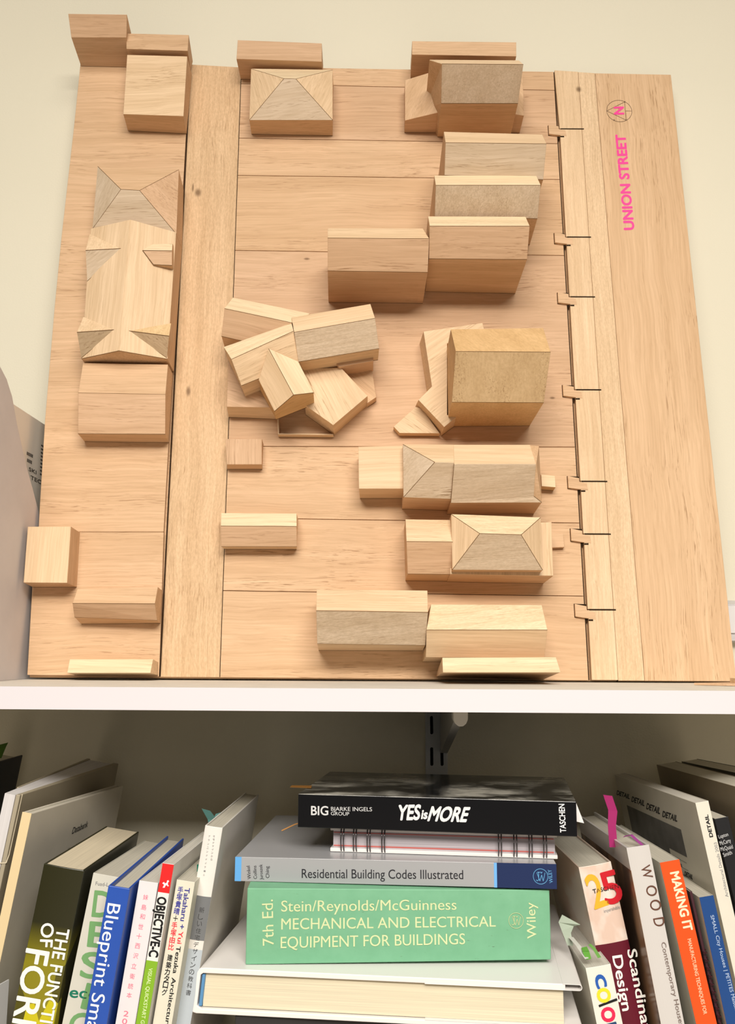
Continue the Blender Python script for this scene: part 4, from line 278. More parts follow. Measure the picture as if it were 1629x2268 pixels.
# ------------------------------------------------------------------ the wooden site model
MROT = Matrix((( .99972556, -.0025722, .02328504, -.006), (.02342668, .10976763, -.99368117, .187), (0, .99395395, .10979776, .0012), (0, 0, 0, 1)))
site = thing('architectural_model', 'large balsa wood site model of a street block leaning on the wall above the shelf', 'model', MROT)
def mm(p): return (p[0]/1000, p[1]/1000, p[2]/1000)
def slab(name, pts, z0, z1, mat, bv=.0003):
    m = MB(); m.prism([(x/1000, y/1000) for x, y in pts], z0/1000, z1/1000); o = m.build(name, mat, site)
    return bevel(o, bv, 1) if bv else o
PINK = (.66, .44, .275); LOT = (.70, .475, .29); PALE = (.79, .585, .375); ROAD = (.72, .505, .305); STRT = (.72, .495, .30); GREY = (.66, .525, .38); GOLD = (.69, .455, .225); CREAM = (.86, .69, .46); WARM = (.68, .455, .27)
left = [(-375.2, 3), (-374.5, 24), (-379, 96), (-378.5, 158), (-380, 190), (-384, 290), (-386.5, 430), (-387, 525), (-385.8, 680), (-386, 772)]
slab('base_board', [(-374, 1.5), (368, .3), (361.5, 754), (215, 760), (-181, 767), (-246, 771), (-384, 771)], -14, -5, balsa(WARM, 0))
slab('lot_panel', left[2:4][:1]+[(-378.5, 157.6), (-241.2, 158.4), (-236, 2.5), (-374.8, 3.5)], -5, 0, balsa(LOT, 0, .7))
slab('lot_panel', left[3:]+[(-246.8, 772), (-241.4, 158.8)], -5, 0, balsa(LOT, 0, .7))
slab('road_panel', [(-245.6, 771.5), (-181.6, 767.5), (-172.6, 2.2), (-235, 2.2)], -5, -2.2, balsa(ROAD, 90.6, .55, .85, ((-.227, .585, .006, (1, .75, .2)), (-.224, .325, .0045, (1.2, .5, .2)), (-.2335, .592, .0035, (2, .4, .1)))))
sm = [(741, 733), (661, 655), (608, 604), (505, 500), (258, 259), (175, 171), (94, 90)]
def ul(v): return -180.9+(766-v)*(.0115)
def ur(v): return 215
prev = (766.5, 760.8)
for i, s in enumerate(sm+[(2, .8)]):
    g = .35
    slab('lot_panel', [(ul(prev[0]), prev[0]-(g if i else 0)), (ur(0)-.3, prev[1]-(g if i else 0)), (ur(0)-.3, s[1]+g*(i < 7)), (ul(s[0]), s[0]+g*(i < 7))], -5, 0,
         balsa((LOT, PINK, LOT, WARM, PINK, LOT, LOT, LOT)[i], 0, .75, 0, (((-.092, .494, .0035, (.7, 1.5, .2)), (.192, .318, .003, (.7, 1.4, .2))) if i in (4,) else ())))
    prev = s
swv = [761, 674, 523, 444, 327, 218, 158, 75, .5]
for a, b_ in zip(swv, swv[1:]):
    top = 754 if a == 761 else a
    slab('sidewalk_panel', [(215.4+(a != 761)*2.5, a-.5), (245, (a if a != 761 else 759)-.5), (245, b_+.5), (217.6, b_+.5)], -5, 3, balsa(PALE, 90, .35, .35, (((.2442, .732, .0048, (1, .8, .2)),) if a == 761 else ())))
slab('sidewalk_panel', [(245.3, 758), (266, 756.5), (272.6, .5), (245.3, .5)], -5, 3, balsa(PALE, 90.5, .3, .75, ((.2442, .732, .0048, (1, .8, .2)),)))
m = MB(); m.box((.2449, 0, -.004), (.2454, .001, .002))
for v in swv[1:-1]: m.box((.219, (v-.9)/1000, .0025), (.2475, (v+.6)/1000, .0032))
m.build('cut_line', GAP, site)
slab('street_panel', [(266.4, 756.5), (362, 754.8), (368.6, .4), (273, .4)], -5, 2.7, balsa(STRT, 90.4, .8))
TAB = balsa(LOT, 0, .5)
for v in swv[1:-1]:
    P_ = [(204, v+6), (216.5, v+3.5), (216.5, v-.5), (224.5, v-2.5), (225.5, v-10.5), (217.5, v-9.5), (204, v-7.5)]
    slab('dovetail_tab', P_, -1, 3.3, TAB, .0002)
    m = MB(); m.prism([(x/1000, y/1000) for x, y in ((203.5, v+6.6), (216.8, v+6.2), (216.8, v+2.6), (216.8, v-1), (218, v-12), (215.5, v-12), (215.5, v-8.2), (203.5, v-8))], 0, .0004); m.box((.2178, (v-12.2)/1000, .0028), (.2225, (v-10.4)/1000, .0032)); m.build('tab_socket', GAP, site)
def gapline(pts, r):
    m = MB(); m.tube([(x/1000, y/1000, -.0004) for x, y in pts], r/1000, 0, 4); m.build('panel_gap', GAP, site)
gapline([(-246.2, 771.5), (-235.6, 2.5)], .8); gapline([(-181.2, 767), (-172.3, 2.5)], .5); gapline([(215.2, 760), (215.2, 1)], .55)
# buildings: (what it is, wall colour, grain, roof colours, roof grains, fleck)
def fam(c, a, f=0, p=.45): return balsa(c, a, p, f)
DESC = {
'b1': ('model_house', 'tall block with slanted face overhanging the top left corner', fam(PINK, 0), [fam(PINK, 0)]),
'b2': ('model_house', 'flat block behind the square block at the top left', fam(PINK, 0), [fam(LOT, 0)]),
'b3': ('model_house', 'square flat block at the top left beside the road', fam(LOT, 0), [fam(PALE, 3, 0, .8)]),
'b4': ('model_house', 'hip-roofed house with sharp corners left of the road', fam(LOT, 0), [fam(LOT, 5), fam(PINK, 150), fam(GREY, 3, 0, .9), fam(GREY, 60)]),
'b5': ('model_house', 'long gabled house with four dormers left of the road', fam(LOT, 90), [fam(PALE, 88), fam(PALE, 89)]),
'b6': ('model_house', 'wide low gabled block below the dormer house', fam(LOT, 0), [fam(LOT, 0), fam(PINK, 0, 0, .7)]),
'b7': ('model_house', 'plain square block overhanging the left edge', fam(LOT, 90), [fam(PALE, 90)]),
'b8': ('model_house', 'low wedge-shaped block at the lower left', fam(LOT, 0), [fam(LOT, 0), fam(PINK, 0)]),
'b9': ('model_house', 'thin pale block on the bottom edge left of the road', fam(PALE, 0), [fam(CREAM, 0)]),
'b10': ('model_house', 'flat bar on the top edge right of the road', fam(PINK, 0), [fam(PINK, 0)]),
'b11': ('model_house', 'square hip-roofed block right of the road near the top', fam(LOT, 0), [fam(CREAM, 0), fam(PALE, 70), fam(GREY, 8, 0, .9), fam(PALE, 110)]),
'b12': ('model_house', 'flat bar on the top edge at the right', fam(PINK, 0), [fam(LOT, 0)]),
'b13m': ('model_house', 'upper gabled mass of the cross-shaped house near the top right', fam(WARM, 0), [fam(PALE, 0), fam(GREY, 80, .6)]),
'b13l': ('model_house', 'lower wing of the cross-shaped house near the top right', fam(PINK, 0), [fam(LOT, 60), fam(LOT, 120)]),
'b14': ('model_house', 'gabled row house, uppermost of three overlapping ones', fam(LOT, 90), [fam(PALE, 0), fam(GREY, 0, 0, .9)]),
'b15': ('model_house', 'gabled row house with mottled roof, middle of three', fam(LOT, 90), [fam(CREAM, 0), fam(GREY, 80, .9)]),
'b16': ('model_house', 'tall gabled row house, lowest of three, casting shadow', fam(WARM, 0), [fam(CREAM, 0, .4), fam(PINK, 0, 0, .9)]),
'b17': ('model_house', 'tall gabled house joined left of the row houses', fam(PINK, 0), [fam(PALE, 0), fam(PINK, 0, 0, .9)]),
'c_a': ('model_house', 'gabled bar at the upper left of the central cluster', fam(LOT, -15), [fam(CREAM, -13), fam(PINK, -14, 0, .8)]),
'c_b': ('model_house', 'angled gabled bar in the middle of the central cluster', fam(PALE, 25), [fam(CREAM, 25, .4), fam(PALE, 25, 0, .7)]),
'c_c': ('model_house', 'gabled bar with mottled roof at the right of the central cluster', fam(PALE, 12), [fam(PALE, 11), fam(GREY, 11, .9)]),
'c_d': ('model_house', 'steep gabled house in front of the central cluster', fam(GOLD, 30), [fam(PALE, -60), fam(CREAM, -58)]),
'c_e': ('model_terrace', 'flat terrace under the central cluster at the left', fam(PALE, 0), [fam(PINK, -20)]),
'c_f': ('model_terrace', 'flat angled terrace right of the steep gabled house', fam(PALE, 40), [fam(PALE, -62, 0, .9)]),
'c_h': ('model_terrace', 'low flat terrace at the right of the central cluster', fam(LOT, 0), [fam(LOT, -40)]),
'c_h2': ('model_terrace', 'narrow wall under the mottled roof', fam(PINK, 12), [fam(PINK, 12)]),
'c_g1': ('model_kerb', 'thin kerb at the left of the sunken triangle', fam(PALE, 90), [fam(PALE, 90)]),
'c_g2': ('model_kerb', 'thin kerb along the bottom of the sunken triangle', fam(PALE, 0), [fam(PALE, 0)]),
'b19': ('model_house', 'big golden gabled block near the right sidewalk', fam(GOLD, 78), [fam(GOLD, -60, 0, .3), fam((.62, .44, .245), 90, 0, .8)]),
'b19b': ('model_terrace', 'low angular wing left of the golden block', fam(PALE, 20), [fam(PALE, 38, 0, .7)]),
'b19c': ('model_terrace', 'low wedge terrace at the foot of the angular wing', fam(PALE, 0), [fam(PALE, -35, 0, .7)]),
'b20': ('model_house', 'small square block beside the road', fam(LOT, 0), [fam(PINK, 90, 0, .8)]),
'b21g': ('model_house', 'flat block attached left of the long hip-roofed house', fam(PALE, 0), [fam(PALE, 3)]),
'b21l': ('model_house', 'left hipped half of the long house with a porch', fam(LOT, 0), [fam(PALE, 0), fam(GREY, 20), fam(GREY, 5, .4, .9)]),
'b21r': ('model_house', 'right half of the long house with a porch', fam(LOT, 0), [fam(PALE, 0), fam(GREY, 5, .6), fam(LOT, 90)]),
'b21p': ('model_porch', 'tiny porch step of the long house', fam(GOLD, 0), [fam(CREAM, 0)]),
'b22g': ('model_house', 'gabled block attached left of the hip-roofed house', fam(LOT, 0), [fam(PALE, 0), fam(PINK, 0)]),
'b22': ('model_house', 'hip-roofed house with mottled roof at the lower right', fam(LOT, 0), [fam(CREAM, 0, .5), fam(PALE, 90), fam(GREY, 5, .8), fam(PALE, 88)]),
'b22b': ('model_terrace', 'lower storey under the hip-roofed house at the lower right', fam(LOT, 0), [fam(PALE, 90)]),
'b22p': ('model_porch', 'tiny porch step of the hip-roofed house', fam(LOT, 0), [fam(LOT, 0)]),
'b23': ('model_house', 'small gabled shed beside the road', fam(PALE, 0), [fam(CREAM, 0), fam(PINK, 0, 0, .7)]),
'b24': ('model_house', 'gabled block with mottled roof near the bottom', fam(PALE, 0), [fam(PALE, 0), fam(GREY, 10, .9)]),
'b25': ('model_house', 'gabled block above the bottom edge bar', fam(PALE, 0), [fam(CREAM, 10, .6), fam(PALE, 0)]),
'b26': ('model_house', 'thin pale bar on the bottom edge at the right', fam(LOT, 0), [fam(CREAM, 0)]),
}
def house(key, name, label, wall, roofs, parent):
    d = BLD[key]; V = [Vector(mm(v)) for v in d['v']]
    ctr = sum(V, Vector())/len(V)
    m = MB(); body = [f for f in d['f'] if f not in d['r']]
    m.add(V, d['f'])
    for a, b_ in d['s']: m.bar(V[a], V[b_], .00042, 1)
    zmin = min(v.z for v in V); best = None
    for f in d['f']:
        for a, b_ in zip(f, f[1:]+f[:1]):
            if V[a].z < zmin+.0005 and V[b_].z < zmin+.0005:
                q = (V[a].y+V[b_].y)/2
                if best is None or q < best[0]: best = (q, a, b_)
    if best: m.bar(V[best[1]], V[best[2]], .0004, 1)
    o = m.build(name, [wall, CHAR], parent); o['label'] = label
    for i, f in enumerate(d['r']):
        P = [V[k] for k in f]; n = Vector()
        for a, b_ in zip(P, P[1:]+P[:1]): n += a.cross(b_)
        n.normalize()
        if n.z < 0: n = -n
        up = [p+n*.0004 for p in P]; dn = [p-n*.0006 for p in P]; k = len(P)
        m = MB(); m.add(up+dn, [tuple(range(k)), tuple(range(2*k-1, k-1, -1))]+[(j, (j+1) % k, k+(j+1) % k, k+j) for j in range(k)])
        r = bevel(m.build('roof_panel', roofs[min(i, len(roofs)-1)], o), .00025, 1)
    return o
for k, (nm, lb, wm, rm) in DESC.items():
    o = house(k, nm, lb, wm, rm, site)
    if k == 'b5': H5 = o
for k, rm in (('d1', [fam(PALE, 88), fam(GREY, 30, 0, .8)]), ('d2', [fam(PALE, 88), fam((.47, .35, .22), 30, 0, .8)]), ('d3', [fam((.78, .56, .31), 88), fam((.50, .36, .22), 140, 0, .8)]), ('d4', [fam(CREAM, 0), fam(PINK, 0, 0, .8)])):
    d = BLD[k]; V = [Vector(mm(v)) for v in d['v']]; m = MB(); fm = []
    m.add(V, [f for f in d['f'] if f not in d['r']], 0)
    for i, f in enumerate(d['r']): m.add(V, [f], 1+i)
    for a, b_ in d['s']: m.bar(V[a], V[b_], .0004, 3)
    m.build('dormer', [fam(LOT, 90)]+rm+[CHAR], H5)
# street name, north arrow
HP = plain('pink_paint', (.95, .06, .30), .5, .3)
o = lettering('street_name', 'UNION STREET', site, (299.7, 533, 2.7), (-1.7, 133.4, 0), (-11.9, -.4, 0), HP, 2); o['label'] = 'pink street name lettering'
m = MB(); C0 = Vector((.2931, .7004, .0028)); R0 = .0157
ring = [C0+Vector((math.cos(a*math.pi/24), math.sin(a*math.pi/24), 0))*R0 for a in range(49)]
m.tube(ring, .0003)
tri = [C0+Vector((-.0155, 0, 0)), C0+Vector((.0077, .0134, 0)), C0+Vector((.0075, -.0132, 0))]
m.tube(tri+[tri[0]], .00028); m.bar(C0+Vector((.0078, 0, 0)), C0+Vector((.0157, 0, 0)), .0003)
for p in tri[1:]+[C0+Vector((-.0073, -.0135, 0))]: m.box(p-Vector((.0008, .0008, .0002)), p+Vector((.0008, .0008, .0004)))
o = m.build('north_arrow', plain('pencil_ink', (.20, .13, .08), .7, .1), site); o['label'] = 'thin dark circled triangle'
o = lettering('north_letter', 'N', site, (298.4, 695.3, 2.8), (.3, 11.7, 0), (-11.8, -.5, 0), HP, 2); o['label'] = 'pink letter N'
# loose offcuts on the shelf in front of the model
t = tag(mesh_obj('balsa_offcut', *(lambda M_: (M_.v, M_.f))((lambda M_: (M_.prism([(-.035, -.012), (.05, -.03), (.05, .012), (-.035, .006)], 0, .0045), M_)[1])(MB())), balsa(CREAM, 20)), 'small pale block offcut at the right end of the shelf', 'offcut'); t.location = (.372, .135, .0023)
m = MB(); m.prism([(-.055, .002), (.02, -.042), (.12, -.046), (.12, .02), (.0, .035)], 0, .0022); t = tag(m.build('balsa_sheet', balsa(PINK, 10)), 'thin balsa sheet lying under the pale offcut on the shelf', 'offcut'); t.location = (.352, .125, .0001)
# ------------------------------------------------------------------ books
CREAMP = paper('cream_pages', (.76, .66, .48)); WHITEP = paper('white_pages', (.70, .66, .58)); GREYP = paper('grey_pages', (.62, .58, .48))
def book(key, label, cover, pages=WHITEP, hard=True, rnd=0, cat='book', group='books on the lower shelf', t=None, inset=None, name='book', text='title_lettering'):
    B = BOOKS[key]; ex, ey, ez = [Vector(a) for a in B['ax']]
    ez = ex.cross(ey); M = Matrix.Identity(4)
    for i, a in enumerate((ex, ey, ez)):
        for r in range(3): M[r][i] = a[r]
    for r in range(3): M[r][3] = B['o'][r]
    T = thing(name, label, cat, M, group)
    w, h, d = B['W'], B['H'], B['D']; t = t or (.0022 if hard else .0006); ins = inset if inset is not None else (.003 if hard else .0004)
    cov = MB(); sp = []; n = 10 if rnd else 1
    for i in range(n+1):
        x = w*i/n; sp.append((x, rnd*((2*x/w-1)**2)))
    outer = [(0, d)]+sp+[(w, d)]
    inner = [(w-t, d)]+[(max(t, min(w-t, x)), y+t) for x, y in sp[::-1]]+[(t, d)]
    if not rnd: inner = [(w-t, d), (w-t, t), (t, t), (t, d)]
    # build C-shaped prism as quads between outer and inner rows
    if not rnd: outer = [(0, d), (0, 0), (w, 0), (w, d)]; inner = [(t, d), (t, t), (w-t, t), (w-t, d)]
    else: inner = inner[::-1]
    k = len(outer); vs = [(x, y, 0) for x, y in outer]+[(x, y, 0) for x, y in inner]+[(x, y, -h) for x, y in outer]+[(x, y, -h) for x, y in inner]
    fs = []
    for i in range(k-1):
        fs += [(i, i+1, k+i+1, k+i), (2*k+i, 3*k+i, 3*k+i+1, 2*k+i+1), (i, 2*k+i, 2*k+i+1, i+1), (k+i, k+i+1, 3*k+i+1, 3*k+i)]
    fs += [(0, k, 3*k, 2*k), (k-1, 3*k-1, 4*k-1, 2*k-1)]
    cov.add(vs, fs); bevel(cov.build('cover', cover, T), min(.0008, t*.35), 2)
    pb = MB(); y0 = t+.0002+(rnd if rnd > 0 else 0); pb.box((t+.0001, y0, -h+ins), (w-t-.0001, d-ins, -ins)); pb.build('page_block', pages, T)
    for (s, L0, dx, dy, col, bold) in B['t']: lettering(text, s, T, L0, dx, dy, ink(tuple(col)), bold)
    return T
def band(T, key, z0, z1, col, name='spine_band', x0=0, x1=None, lift=.0001, label=None, rough=.4):
    w = BOOKS[key]['W']; m = MB(); m.box((x0, -lift, z1), (w if x1 is None else x1, .0004, z0)); o = m.build(name, plain('printed_band', col, rough, .35), T)
    if label: o['label'] = label
    return o
def soft(c, r=.45): return plain('book_cover', c, r, .4, var=.03)
# --- left group
T = book('databank', 'tall thin white book with cream spine, leaning right beside the black book', soft((.66, .61, .51), .55), GREYP, True, 0, t=.002, inset=.001)
band(T, 'databank', 0, -BOOKS['databank']['H'], (.72, .57, .33), label='cream cloth spine')
# dark olive book with yellow shards
m_, nt, b = new_mat('olive_photo_spine'); tc = nt.nodes.new('ShaderNodeTexCoord')
vo = nt.nodes.new('ShaderNodeTexVoronoi'); vo.inputs['Scale'].default_value = 1; nt.links.new(mapping(nt, tc.outputs['Object'], (52, 12, 16), (0, .7, .0)), vo.inputs['Vector'])
cr = nt.nodes.new('ShaderNodeValToRGB'); sx = nt.nodes.new('ShaderNodeSeparateColor'); nt.links.new(vo.outputs['Color'], sx.inputs[0]); nt.links.new(sx.outputs[0], cr.inputs[0])
els = cr.color_ramp.elements; els[0].color = (.03, .028, .006, 1); els[1].color = (.55, .48, .01, 1); els[1].position = .86; e = els.new(.38); e.color = (.085, .075, .007, 1); e = els.new(.66); e.color = (.24, .21, .01, 1); cr.color_ramp.interpolation = 'CONSTANT'
sz = nt.nodes.new('ShaderNodeSeparateXYZ'); nt.links.new(tc.outputs['Object'], sz.inputs[0])
mr = nt.nodes.new('ShaderNodeMapRange'); mr.inputs[1].default_value = -.045; mr.inputs[2].default_value = -.075; nt.links.new(sz.outputs[2], mr.inputs[0])
nt.links.new(mixc(nt, (.022, .021, .006), cr.outputs[0], mr.outputs[0]), b.inputs['Base Color']); b.inputs['Roughness'].default_value = .35
T = book('function', 'thick black and olive book with yellow shards and big white lettering', m_, CREAMP, False, .0012, t=.0016, inset=.0006)
T = book('fuad', 'pale grey book with large green letters between the black and the blue book', soft((.60, .58, .50)), GREYP, False)
T = book('blueprint', 'bright blue hardback with white lettering standing out in front of its row', soft((.022, .082, .40), .38), GREYP, True, 0, t=.0018)
T = book('pink', 'white paperback with small pink characters down the spine', soft((.72, .68, .68)), WHITEP, False)
T = book('objc', 'white paperback with red spine top and green lower spine', soft((.76, .74, .70)), WHITEP, False)
band(T, 'objc', -.0002, -.0221, (.80, .02, .02), label='red spine block'); band(T, 'objc', -.0733, -BOOKS['objc']['H'], (.22, .42, .025), label='green lower spine')
for o in T.children:
    if o.name.startswith('title') and len(o.data.vertices) > 900: pass
m = MB(); hz = [(-.6, -1), (-.35, -.2), (-.9, .1), (-.5, .5), (-.15, .15), (.3, .45), (.25, .9), (.6, 1.1), (.85, .75), (.6, .5), (.65, 0), (1, -.35), (.7, -.5), (.45, -.2), (.1, -.35), (-.05, -.9)]
m.prism([(.0051+.0030*x, -.0155+.0030*y) for x, y in hz], -.0003, -.0002, 1); m.build('emblem', ink((.85, .83, .8)), T)
T = book('taka', 'cream paperback with navy, red and black bilingual spine lettering', soft((.68, .65, .53)), GREYP, False)
T = book('white', 'tall white book with grey spine band beside the central stack', soft((.74, .71, .66)), GREYP, False, .0015, t=.0012, inset=.001)
def bowband(T, key, z0, z1, col, rnd, label):
    w = BOOKS[key]['W']; m = MB(); n = 10; pts = [(w*i/n, rnd*((2*i/n-1)**2)) for i in range(n+1)]
    vs = [(x, y-.0001, z) for z in (z0, z1) for x, y in pts]; m.add(vs, [(i, i+1, n+2+i, n+1+i) for i in range(n)])
    o = m.build('spine_band', plain('printed_band', col, .45, .35), T, recalc=False); o['label'] = label
bowband(T, 'white', -.0556, -.0900, (.17, .175, .18), .0015, 'dark grey spine band'); bowband(T, 'white', -.0972, -BOOKS['white']['H'], (.46, .51, .55), .0015, 'pale blue lower spine')
# --- stack
m_, nt, b = new_mat('black_photo_cover'); tc = nt.nodes.new('ShaderNodeTexCoord'); ov = tc.outputs['Object']
sx = nt.nodes.new('ShaderNodeSeparateXYZ'); nt.links.new(ov, sx.inputs[0])
gt = nt.nodes.new('ShaderNodeMath'); gt.operation = 'GREATER_THAN'; gt.inputs[1].default_value = .0279; nt.links.new(sx.outputs[0], gt.inputs[0])
ph = noise(nt, mapping(nt, ov, (1, 34, 16)), 1, 6, .65, .44, .60); ph2 = noise(nt, mapping(nt, ov, (1, 9, 20), loc=(2, 3, 1)), 1, 3, .5, .38, .58)
mu = nt.nodes.new('ShaderNodeMath'); mu.operation = 'MULTIPLY'; nt.links.new(ph, mu.inputs[0]); nt.links.new(ph2, mu.inputs[1])
mu2 = nt.nodes.new('ShaderNodeMath'); mu2.operation = 'MULTIPLY'; nt.links.new(mu.outputs[0], mu2.inputs[0]); nt.links.new(gt.outputs[0], mu2.inputs[1])
nt.links.new(mixc(nt, (.008, .008, .009), (.5, .48, .42), mu2.outputs[0]), b.inputs['Base Color']); b.inputs['Roughness'].default_value = .16
T = book('BIG', 'black glossy book with white comic lettering, topmost of the central stack', m_, WHITEP, False, 0, t=.0012, group='books in the central stack')
def sticker(name, label, loc, pts, th, col, rotz=0, cat='bookmark', rx=0):
    m = MB(); m.prism(pts, 0, th, 2); o = m.build(name, plain('sticky_paper', col, .6, .2)); o.location = loc; o.rotation_euler = (rx, 0, rotz); return tag(o, label, cat)
# spiral notebook
B = BOOKS['spiral']; T = thing('spiral_notebook', 'wire-bound white notebook lying between the black and the grey book', 'notebook', None, 'books in the central stack')
ex, ey, ez = [Vector(a) for a in B['ax']]; M = Matrix.Identity(4)
for i, a in enumerate((ex, ey, ex.cross(ey))):
    for r in range(3): M[r][i] = a[r]
for r in range(3): M[r][3] = B['o'][r]
T.matrix_world = M; w, h, d = B['W'], B['H'], B['D']
m = MB(); m.box((0, 0, -h), (.0032, d, 0)); bevel(m.build('cover', plain('white_card', (.80, .77, .74), .5, .3), T), .0006)
m = MB(); m.box((w-.0040, 0, -h), (w-.0006, d, 0)); bevel(m.build('cover', plain('white_card', (.80, .77, .74), .5, .3), T), .0006)
m = MB(); m.box((.0033, .002, -h+.002), (w-.0041, d-.002, -.0025)); m.build('page_block', paper('notebook_pages', (.66, .60, .63), 'x', .16, 1500), T)
m = MB(); m.box((.0045, .0016, -h+.003), (.0056, .01, -.003)); m.box((w-.0062, .0016, -h+.003), (w-.0055, .01, -.003)); m.build('divider_sheet', plain('red_sheet', (.60, .16, .14), .6, .2), T)
WIRE = plain('dark_wire', (.16, .15, .15), .3, .5, 1)
for q in (635, 685, 740, 798, 1253, 1312, 1370, 1425):
    m = MB()
    for dq in (0, 11):
        z = -((q+dq-590)/(1478-590))*h; pts = []
        for a in range(15):
            an = math.pi*(.35+1.3*a/14); pts.append((w/2-.0003+(w/2-.0004)*math.sin(math.pi*(-.5+a/14)), .003-.006*math.cos(math.pi*(-.5+a/14))-.0005, z))
        m.tube(pts, .00055)
    m.build('wire_loop', WIRE, T)
GLOSS = plain('grey_gloss_cover', (.36, .36, .37), .28, .5)
T = book('resid', 'grey paperback with navy right end, below the wire-bound notebook', GLOSS, WHITEP, False, 0, t=.0008, group='books in the central stack')
band(T, 'resid', 0, -.0055, (.12, .38, .75), label='light blue end stripe'); band(T, 'resid', -.2217, -.2242, (.16, .42, .80), label='light blue stripe'); band(T, 'resid', -.2242, -BOOKS['resid']['H'], (.012, .025, .09), label='navy spine end')
def publisher_mark(T, key, cx_, cz_, r, col):
    m = MB(); c0 = Vector((cx_, -.0003, cz_)); ring = [c0+Vector((r*math.sin(a*math.pi/16), 0, r*math.cos(a*math.pi/16))) for a in range(33)]; m.tube(ring, r*.045, 0, 5)
    ring = [c0+Vector((r*.86*math.sin(a*math.pi/16), 0, r*.86*math.cos(a*math.pi/16))) for a in range(33)]
    def L(pts): m.tube([c0+Vector((y*r, 0, -x*r)) for x, y in pts], r*.05, 0, 5)
    # flat book: x right, y up
    L([(-.25, .55), (-.25, -.45), (-.45, -.6), (-.62, -.45)]); L([(-.5, .5), (-.1, -.6), (.15, .2), (.35, -.6), (.62, .5)]); L([(-.42, .55), (-.08, .55)]); L([(.0, .62), (.1, .4), (.25, .6)])
    m.build('publisher_mark', ink(col), T)
publisher_mark(T, 'resid', .0098, -.2605, .0061, (.12, .35, .6))
m_, nt, b = new_mat('green_cloth'); tc = nt.nodes.new('ShaderNodeTexCoord')
f1 = noise(nt, tc.outputs['Object'], 60, 5, .6, .3, .75); f2 = noise(nt, mapping(nt, tc.outputs['Object'], (300, 60, 90), loc=(1, 1, 4)), 1, 3, .6, .68, .76)
c1 = mixc(nt, (.165, .40, .235), (.195, .445, .27), f1); nt.links.new(mixc(nt, c1, (.10, .16, .10), f2), b.inputs['Base Color']); b.inputs['Roughness'].default_value = .55; b.inputs['Specular IOR Level'].default_value = .25
T = book('mech', 'thick pale green hardback with yellowish lettering in the central stack', m_, CREAMP, True, .0008, t=.0028, group='books in the central stack')
# spine is thinner at its right end
for o in T.children:
    for v in o.data.vertices:
        u_ = max(0, min(1, -v.co.z/BOOKS['mech']['H'])); v.co.x = .0602*.0+v.co.x*(1-.085*u_)+.0035*u_
publisher_mark(T, 'mech', .0347, -.2248, .0061, (.5, .58, .32))
# big white book lying with its page edges to the front
B = BOOKS['white5']; T = thing('book', 'large white jacketed book lying with cream page edges to the front, under the green one', 'book', None, 'books in the central stack')
ex, ey, ez = [Vector(a) for a in B['ax']]; M = Matrix.Identity(4)
for i, a in enumerate((-ez, ey, ex)):
    for r in range(3): M[r][i] = a[r]
for r in range(3): M[r][3] = B['o'][r]
T.matrix_world = M; w, h, d = B['H'], B['W'], B['D']
JK = plain('white_jacket', (.80, .77, .74), .35, .4)
m = MB(); out = [(.300, h), (.010, h), (.006, h-.0006), (.0035, h-.004), (.0, .004), (.001, .0008), (.004, 0), (.300, 0)]
inn = [(.300, .0038), (.008, .0038), (.0045, .006), (.0068, h-.0056), (.009, h-.0042), (.300, h-.0042)]
m.prism(out+inn, 0, d, 1); bevel(m.build('cover', JK, T), .0006)
for zc, sgn in ((h-.0021, 1), (.0019, -1)):
    m = MB(); pts = []; R_ = .0024
    for a in range(9): pts.append((.3105+R_*math.cos(math.pi*(.5-a/8)), zc+R_*math.sin(math.pi*(.5-a/8))))
    pin = [(.3105+(R_-.0005)*math.cos(math.pi*(.5-a/8)), zc+(R_-.0005)*math.sin(math.pi*(.5-a/8))) for a in range(9)]
    top = [(.298, zc+R_)]+pts+[(.19, zc-R_)]+[(.19, zc-R_+.0005)]+pin[::-1]+[(.298, zc+R_-.0005)] if sgn > 0 else [(.19, zc+R_)]+pts+[(.298, zc-R_), (.298, zc-R_+.0005)]+pin[::-1]+[(.19, zc+R_-.0005)]
    m.prism(top, -.0004, d, 1); m.build('jacket_flap', JK, T)
m = MB(); m.box((.0085, .0035, .0045), (.2985, d-.003, h-.0048)); m.build('page_block', paper('cream_fore_edge', (.83, .74, .54), 'z', .10, 1400), T)
m = MB(); m.prism([(.0058, .0055), (.0082, .0055), (.0104, h-.0056), (.0080, h-.0056)], .0012, .006, 1); o = m.build('headband', plain('blue_lining', (.10, .26, .48), .6, .2), T); o['label'] = 'blue strip inside the spine'
# books that carry the stack, mostly below the picture
def flatbook(label, x0, x1, z0, z1, y0, d, yaw, cov, hard=True):
    BOOKS['_f'] = dict(o=[x0, y0, z0], ax=[[0, 0, 1], [math.sin(yaw), math.cos(yaw), 0], [-math.cos(yaw), math.sin(yaw), 0]], W=z1-z0, H=x1-x0, D=d, t=[])
    return book('_f', label, cov, WHITEP, hard, 0, group='books in the central stack')
flatbook('dark grey book directly under the large white book', -.125, .142, -.305, -.2608, .008, .2, .05, soft((.03, .028, .028)))
flatbook('thick brown book second from the bottom of the stack', -.13, .13, -.382, -.3053, .012, .2, 0, soft((.16, .10, .06)))
flatbook('thick slate book at the bottom of the stack', -.135, .135, -.4548, -.3823, .01, .2, 0, soft((.10, .12, .14)))
